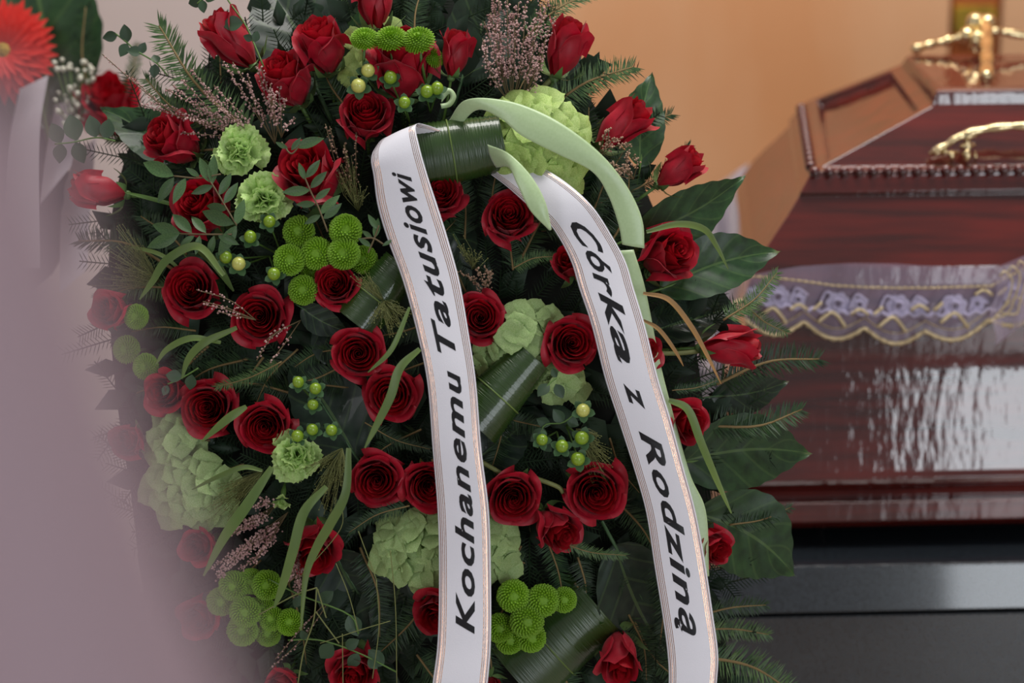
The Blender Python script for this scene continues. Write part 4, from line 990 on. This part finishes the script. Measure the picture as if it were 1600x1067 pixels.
# ------------------------------------------------------------------ ribbons
def ribbon_surface(Lp, Rp, wL, n=160):
    """Lp/Rp pixel edge polylines (same count), wL height over the wreath per station"""
    a = spline([P(x, y, w_) for (x, y), w_ in zip(Lp, wL)], n); b = spline([P(x, y, w_) for (x, y), w_ in zip(Rp, wL)], n)
    return a, b
def resample(poly, n, key):
    return [(interp([(p[key], p[1 - key]) for p in poly], k)) for k in n]
class Ribbon:
    def __init__(s, Lp, Rp, W, n=160):
        s.a, s.b = ribbon_surface(Lp, Rp, W, n); s.n = n
        mid = [(p + q) / 2 for p, q in zip(s.a, s.b)]; s.len = [0]
        for p, q in zip(mid, mid[1:]): s.len.append(s.len[-1] + (q - p).length)
        s.o = mid[0].copy()
    def at(s, u, v, off=0, bow=.003):
        k = max(0, min(s.n - 1.001, v * (s.n - 1))); j = int(k); f = k - j
        a = s.a[j].lerp(s.a[j + 1], f); b = s.b[j].lerp(s.b[j + 1], f)
        t = ((s.a[j + 1] + s.b[j + 1]) - (s.a[j] + s.b[j])).normalized(); nr = (b - a).normalized().cross(t)
        if nr.dot(BACK) < 0: nr = -nr
        return a.lerp(b, u) + nr * (off + bow * math.sin(math.pi * u)) - s.o
    def build(s, name, m, label, cat, bow=.003, grp=None):
        t = thing(name, label, cat, s.o, Quaternion(), grp); mb = MB(); mb.grid(10, s.n - 1, lambda u, v: s.at(u, v, 0, bow)); o = mb.build('band', m, t)
        md = o.modifiers.new('thickness', 'SOLIDIFY'); md.thickness = .0004; md.offset = -1; s.t = t; return t
    def v_of_y(s, y):                                   # station whose centre lies at picture row y, by arc
        best = min(range(s.n), key=lambda i: abs(s.row[i] - y)); return best / (s.n - 1)
def rows_ribbon(Lt, Rt, ys, wfun, top=None):
    L = [(interp([(p[1], p[0]) for p in Lt], y), y) for y in ys]; Rr = [(interp([(p[1], p[0]) for p in Rt], y), y) for y in ys]
    if top: L = [t[0] for t in top] + L; Rr = [t[1] for t in top] + Rr
    return L, Rr, [wfun(i, (l[1] + r[1]) / 2) for i, (l, r) in enumerate(zip(L, Rr))]
# left ribbon
L1 = [(582, 262), (590, 320), (605, 372), (630, 440), (653, 525), (668, 600), (676, 700), (684, 800), (686, 900), (684, 1000), (676, 1067), (664, 1150)]
R1 = [(664, 262), (683, 320), (702, 380), (718, 440), (733, 525), (744, 600), (752, 700), (764, 800), (767, 900), (767, 1000), (762, 1067), (752, 1150)]
ys1 = [275, 320, 372, 440, 525, 600, 700, 800, 900, 1000, 1067, 1150]
top1 = [((640, 212), (700, 208)), ((603, 215), (668, 196)), ((586, 232), (650, 196)), ((580, 250), (655, 228))]
Wt = {0: .145, 1: .158, 2: .176, 3: .185}
L, Rr, W_ = rows_ribbon(L1, R1, ys1, lambda i, y: Wt.get(i, .186 + .006 * math.sin(y * .012)), top1)
rb1 = Ribbon(L, Rr, W_, 200); rb1.build('ribbon', M_ribbon, 'left white ribbon with gold lines and black lettering ending in Tatusiowi', 'ribbon')
# right ribbon
L2 = [(845, 335), (872, 368), (893, 410), (905, 450), (925, 510), (945, 590), (966, 655), (990, 730), (1008, 790), (1022, 880), (1035, 960), (1043, 1020), (1045, 1067), (1042, 1150)]
R2 = [(935, 335), (958, 372), (978, 410), (990, 450), (1008, 510), (1028, 590), (1048, 655), (1068, 730), (1087, 800), (1102, 880), (1114, 960), (1122, 1020), (1120, 1067), (1112, 1150)]
ys2 = [372, 410, 450, 510, 590, 655, 730, 800, 880, 960, 1020, 1067, 1150]
top2 = [((752, 262), (790, 238)), ((790, 290), (828, 252)), ((822, 318), (880, 282)), ((852, 342), (925, 322))]
Wt2 = {0: .115, 1: .14, 2: .157, 3: .166}
L, Rr, W_ = rows_ribbon(L2, R2, ys2, lambda i, y: Wt2.get(i, .172 + .006 * math.sin(y * .011 + 1) - .00004 * max(0, y - 500)), top2)
rb2 = Ribbon(L, Rr, W_, 200); rb2.build('ribbon', M_ribbon, 'right white ribbon with gold lines and black lettering beginning with Córka', 'ribbon')
def lettering(rb, text, v0, v1, ubase, ucap):
    c = bpy.data.curves.new('lettering', 'FONT'); c.body = text; c.size = 1; c.shear = .32; c.offset = .026; c.space_character = 1.1; c.resolution_u = 3
    o = bpy.data.objects.new('lettering_curve', c); COL.objects.link(o); bpy.context.view_layer.update()
    mesh = bpy.data.meshes.new_from_object(o.evaluated_get(bpy.context.evaluated_depsgraph_get()))
    bpy.data.objects.remove(o); bpy.data.curves.remove(c)
    xs_ = [v.co.x for v in mesh.vertices]; x0, x1 = min(xs_), max(xs_); cap = .729
    bm = bmesh.new(); bm.from_mesh(mesh); N_ = 80
    for i in range(1, N_):
        bmesh.ops.bisect_plane(bm, geom=bm.verts[:] + bm.edges[:] + bm.faces[:], plane_co=(x0 + (x1 - x0) * i / N_, 0, 0), plane_no=(1, 0, 0))
    bm.verts.ensure_lookup_table(); seen = set(); isl = []
    for v in bm.verts:                                    # loose islands, then dots and accents joined to their letters
        if v.index in seen: continue
        st_ = [v]; seen.add(v.index); grp = []
        while st_:
            q = st_.pop(); grp.append(q)
            for e in q.link_edges:
                w_ = e.other_vert(q)
                if w_.index not in seen: seen.add(w_.index); st_.append(w_)
        ux = [q.co.x - .32 * q.co.y for q in grp]; isl.append([min(ux), max(ux), grp])
    isl.sort(key=lambda g: g[0]); mer = []
    for g in isl:
        if mer and min(mer[-1][1], g[1]) - max(mer[-1][0], g[0]) > .5 * min(g[1] - g[0], mer[-1][1] - mer[-1][0]):
            mer[-1][2] += g[2]; mer[-1][0] = min(mer[-1][0], g[0]); mer[-1][1] = max(mer[-1][1], g[1])
        else: mer.append(g)
    chars = []
    for g in mer:
        ix = {q.index: i for i, q in enumerate(g[2])}; fs_ = {f for q in g[2] for f in q.link_faces}
        chars.append(([q.co.copy() for q in g[2]], [tuple(ix[q.index] for q in f.verts) for f in fs_]))
    bm.free()
    for vs_, fs_ in chars: ob('letter', me('letter', [rb.at(ubase + (ucap - ubase) * v.y / cap, v0 + (v1 - v0) * (v.x - x0) / (x1 - x0), .0006) for v in vs_], fs_, M_ink, False), rb.t)
def proj_row(p):
    r = p - CAM; return 533.5 - r.dot(UP) / -r.dot(BACK) * FPX
for rb in (rb1, rb2): rb.row = [proj_row((a + b) / 2) for a, b in zip(rb.a, rb.b)]
lettering(rb1, 'Kochanemu', rb1.v_of_y(990), rb1.v_of_y(580), .675, .315)
lettering(rb1, 'Tatusiowi', rb1.v_of_y(551), rb1.v_of_y(268), .675, .315)
lettering(rb2, 'Córka', rb2.v_of_y(348), rb2.v_of_y(568), .33, .70)
lettering(rb2, 'z', rb2.v_of_y(600), rb2.v_of_y(640), .33, .70)
lettering(rb2, 'Rodziną', rb2.v_of_y(670), rb2.v_of_y(994), .33, .70)
# pale green satin ribbons
def rib(Lp, Rp, W, label, n=60, bow=.002):
    r = Ribbon(Lp, Rp, W, n); r.build('green_ribbon', M_satin_g, label, 'ribbon', bow); return r
rib([(700, 190), (728, 156), (790, 157), (850, 178), (905, 212), (950, 252), (985, 300), (1004, 345), (1007, 388)],
    [(712, 205), (745, 172), (782, 185), (815, 212), (870, 240), (925, 268), (950, 305), (966, 350), (972, 382)],
    [.12, .165, .18, .185, .185, .18, .17, .165, .16], 'pale green satin ribbon looping over the bright hydrangea')
rib([(760, 225), (795, 240), (830, 275), (852, 315), (862, 358)], [(775, 262), (795, 262), (808, 288), (828, 328), (858, 360)], [.15, .185, .196, .198, .19], 'pale green satin end folded over the top of the right white ribbon', 40)
rib([(960, 392), (975, 470), (1000, 560), (1025, 640), (1045, 740), (1075, 830), (1085, 900)], [(990, 390), (1008, 450), (1030, 560), (1050, 640), (1078, 740), (1103, 800), (1108, 900)], [.12, .12, .118, .115, .11, .10, .09], 'pale green satin ribbon running behind the right white ribbon')
rib([(690, 150), (697, 138), (707, 140), (713, 152), (705, 166), (690, 170)], [(690, 160), (700, 148), (703, 148), (703, 154), (698, 160), (688, 162)], [.12] * 6, 'tiny curled pale green ribbon end beside the berries', 30)

# ------------------------------------------------------------------ second arrangement, behind at upper left
DB = 4.0
gb = thing('gerbera', 'blurred coral red gerbera at the upper left edge', 'gerbera', P(5, 80, d=DB), axis_q((.05, .05, 1)), None, 1.0)
M_gerb = mat('gerbera_petal', (232, 52, 36), rough=.55, rgb2=(214, 34, 26), scale=30, trans=.2); gpm = lancet(1, .27, M_gerb, 'petal')
for ring, (n, L, z, el) in enumerate(((34, 86, 0, 4), (30, 74, .002, 12), (24, 52, .004, 22))):
    for k in range(n):
        o = ob('petal', gpm, gb); o.rotation_mode = 'QUATERNION'; o.rotation_quaternion = Quaternion((0, 0, 1), 2 * math.pi * k / n + ring * .1 + rnd(-.03, .03)) @ Quaternion((1, 0, 0), R(el + rnd(-3, 3)))
        l = L * DB / FPX * rnd(.93, 1.05); o.scale = (l, l, l); o.location = (0, 0, z)
g = MB(); g.ball((0, 0, .004), 16 * DB / FPX, 16, 8, .5); g.build('disc', mat('gerbera_disc', (206, 170, 70), rough=.8, rgb2=(120, 90, 40), scale=200), gb)
g = MB(); g.tube(spline([(0, 0, 0), (0, -.05, -.04), (0, -.3, -.08)], 8), .004, 6); g.build('stem', M_stem, gb)
leaf(70, 200, 20, -120, 190, 'big dark leaf behind the blurred gerbera', 'n', d=DB + .03)
leaf(110, 150, 112, -60, 60, 'straight edged dark leaf right of the blurred gerbera', 'n', d=DB + .05)
rose(176, 172, 96, (-.2, .6, .6), 'half', 'blurred dark red rose behind the eucalyptus at upper left', d=DB)
twig(146, 170, 134, 10, 'blurred fir twig right of the dark leaf behind', 0, False, 1.2, 0, DB, 'fir twigs')
twig(185, 170, 214, 70, 'faint blurred fir twig before the mauve wall', 0, True, 1.2, 0, DB, 'fir twigs')
gy = thing('gypsophila', 'blurred cluster of tiny white flowers below the gerbera leaf', 'flower', P(115, 140, d=DB - .02), CQ); g = MB(); st = MB()
for k in range(46):
    p = Vector((rnd(-.03, .03), rnd(-.05, .045), rnd(-.01, .01))); g.ball(p, rnd(.003, .005), 6, 4); st.tube([(0, -.06, -.01), p], .0005, 3)
g.build('blossoms', M_white_gyp, gy, kind='stuff'); st.build('stem', M_stem, gy)
M_wr = mat('pale_mauve_satin', (206, 196, 204), rough=.5)
def drib(Lp, Rp, label, d):
    a = spline([P(x, y, d=d + .02 * math.sin(i * 2)) for i, (x, y) in enumerate(Lp)], 30); b = spline([P(x, y, d=d + .02 * math.sin(i * 2 + 1)) for i, (x, y) in enumerate(Rp)], 30)
    t = thing('white_ribbon', label, 'ribbon', a[0], Quaternion(), 'blurred white ribbons'); mb = MB(); mb.grid(6, 29, lambda u, v: a[int(round(v * 29))].lerp(b[int(round(v * 29))], u) - a[0]); mb.build('band', M_wr, t)
drib([(30, 140), (10, 240), (0, 420)], [(75, 118), (60, 220), (60, 420)], 'blurred white ribbon hanging under the gerbera', DB - .03)
drib([(85, 165), (70, 240), (60, 320)], [(130, 150), (122, 205), (110, 260)], 'blurred white ribbon with a fold, right of the one under the gerbera', DB + .01)
drib([(115, 240), (95, 320), (90, 460)], [(150, 215), (140, 330), (135, 420)], 'blurred pale ribbon at the wreath edge behind the sideways left bud', DB + .04)
bk = thing('flower_stand', 'dark stand carrying the blurred gerbera arrangement behind', 'stand', (P(20, 400, d=DB + .12).x, P(20, 400, d=DB + .12).y, 0), Quaternion())
bp_ = P(20, 300, d=DB + .12); g = MB(); g.tube([(0, 0, 0), (0, 0, bp_.z)], .02, 10); g.build('pole', M_black, bk)
g = MB(); g.ball((0, .0, bp_.z), .09, 16, 10, 1.6); g.build('foam_block', M_core, bk)

# ------------------------------------------------------------------ near blurred cloth, left foreground
DC = 0.70
edge = [(112, 20), (125, 50), (160, 72), (220, 84), (300, 94), (450, 132), (600, 168), (750, 204), (900, 246), (1000, 276), (1067, 300), (1400, 400), (2600, 600)]
lx = P(-420, 500, d=DC)
ct = thing('cloth_drape', 'very blurred mauve cloth in the near foreground along the left edge', 'cloth', (lx.x, lx.y, 0), Quaternion()); mb = MB()
def cfn(u, v):
    py = 112 + (v ** 1.6) * 2500; q = P(interp(edge, py), py, d=DC); z = max(0.0, q.z) if py < 2600 else 0
    ra = q.x - lx.x; a = R(-180 + 360 * u); rr_ = ra * (1 + .03 * math.sin(a * 9))
    return Vector((rr_ * math.cos(a), rr_ * math.sin(a) * .6, z if v < 1 else 0))
mb.grid(72, 40, cfn)
zt_ = P(0, 112, d=DC).z; ra = P(20, 112, d=DC).x - lx.x
mb.grid(72, 6, lambda u, v: Vector((ra * (1 - v) * math.cos(R(-180 + 360 * u)), ra * (1 - v) * math.sin(R(-180 + 360 * u)) * .6, zt_ + .004 * v)))
mb.build('fabric', M_cloth, ct)
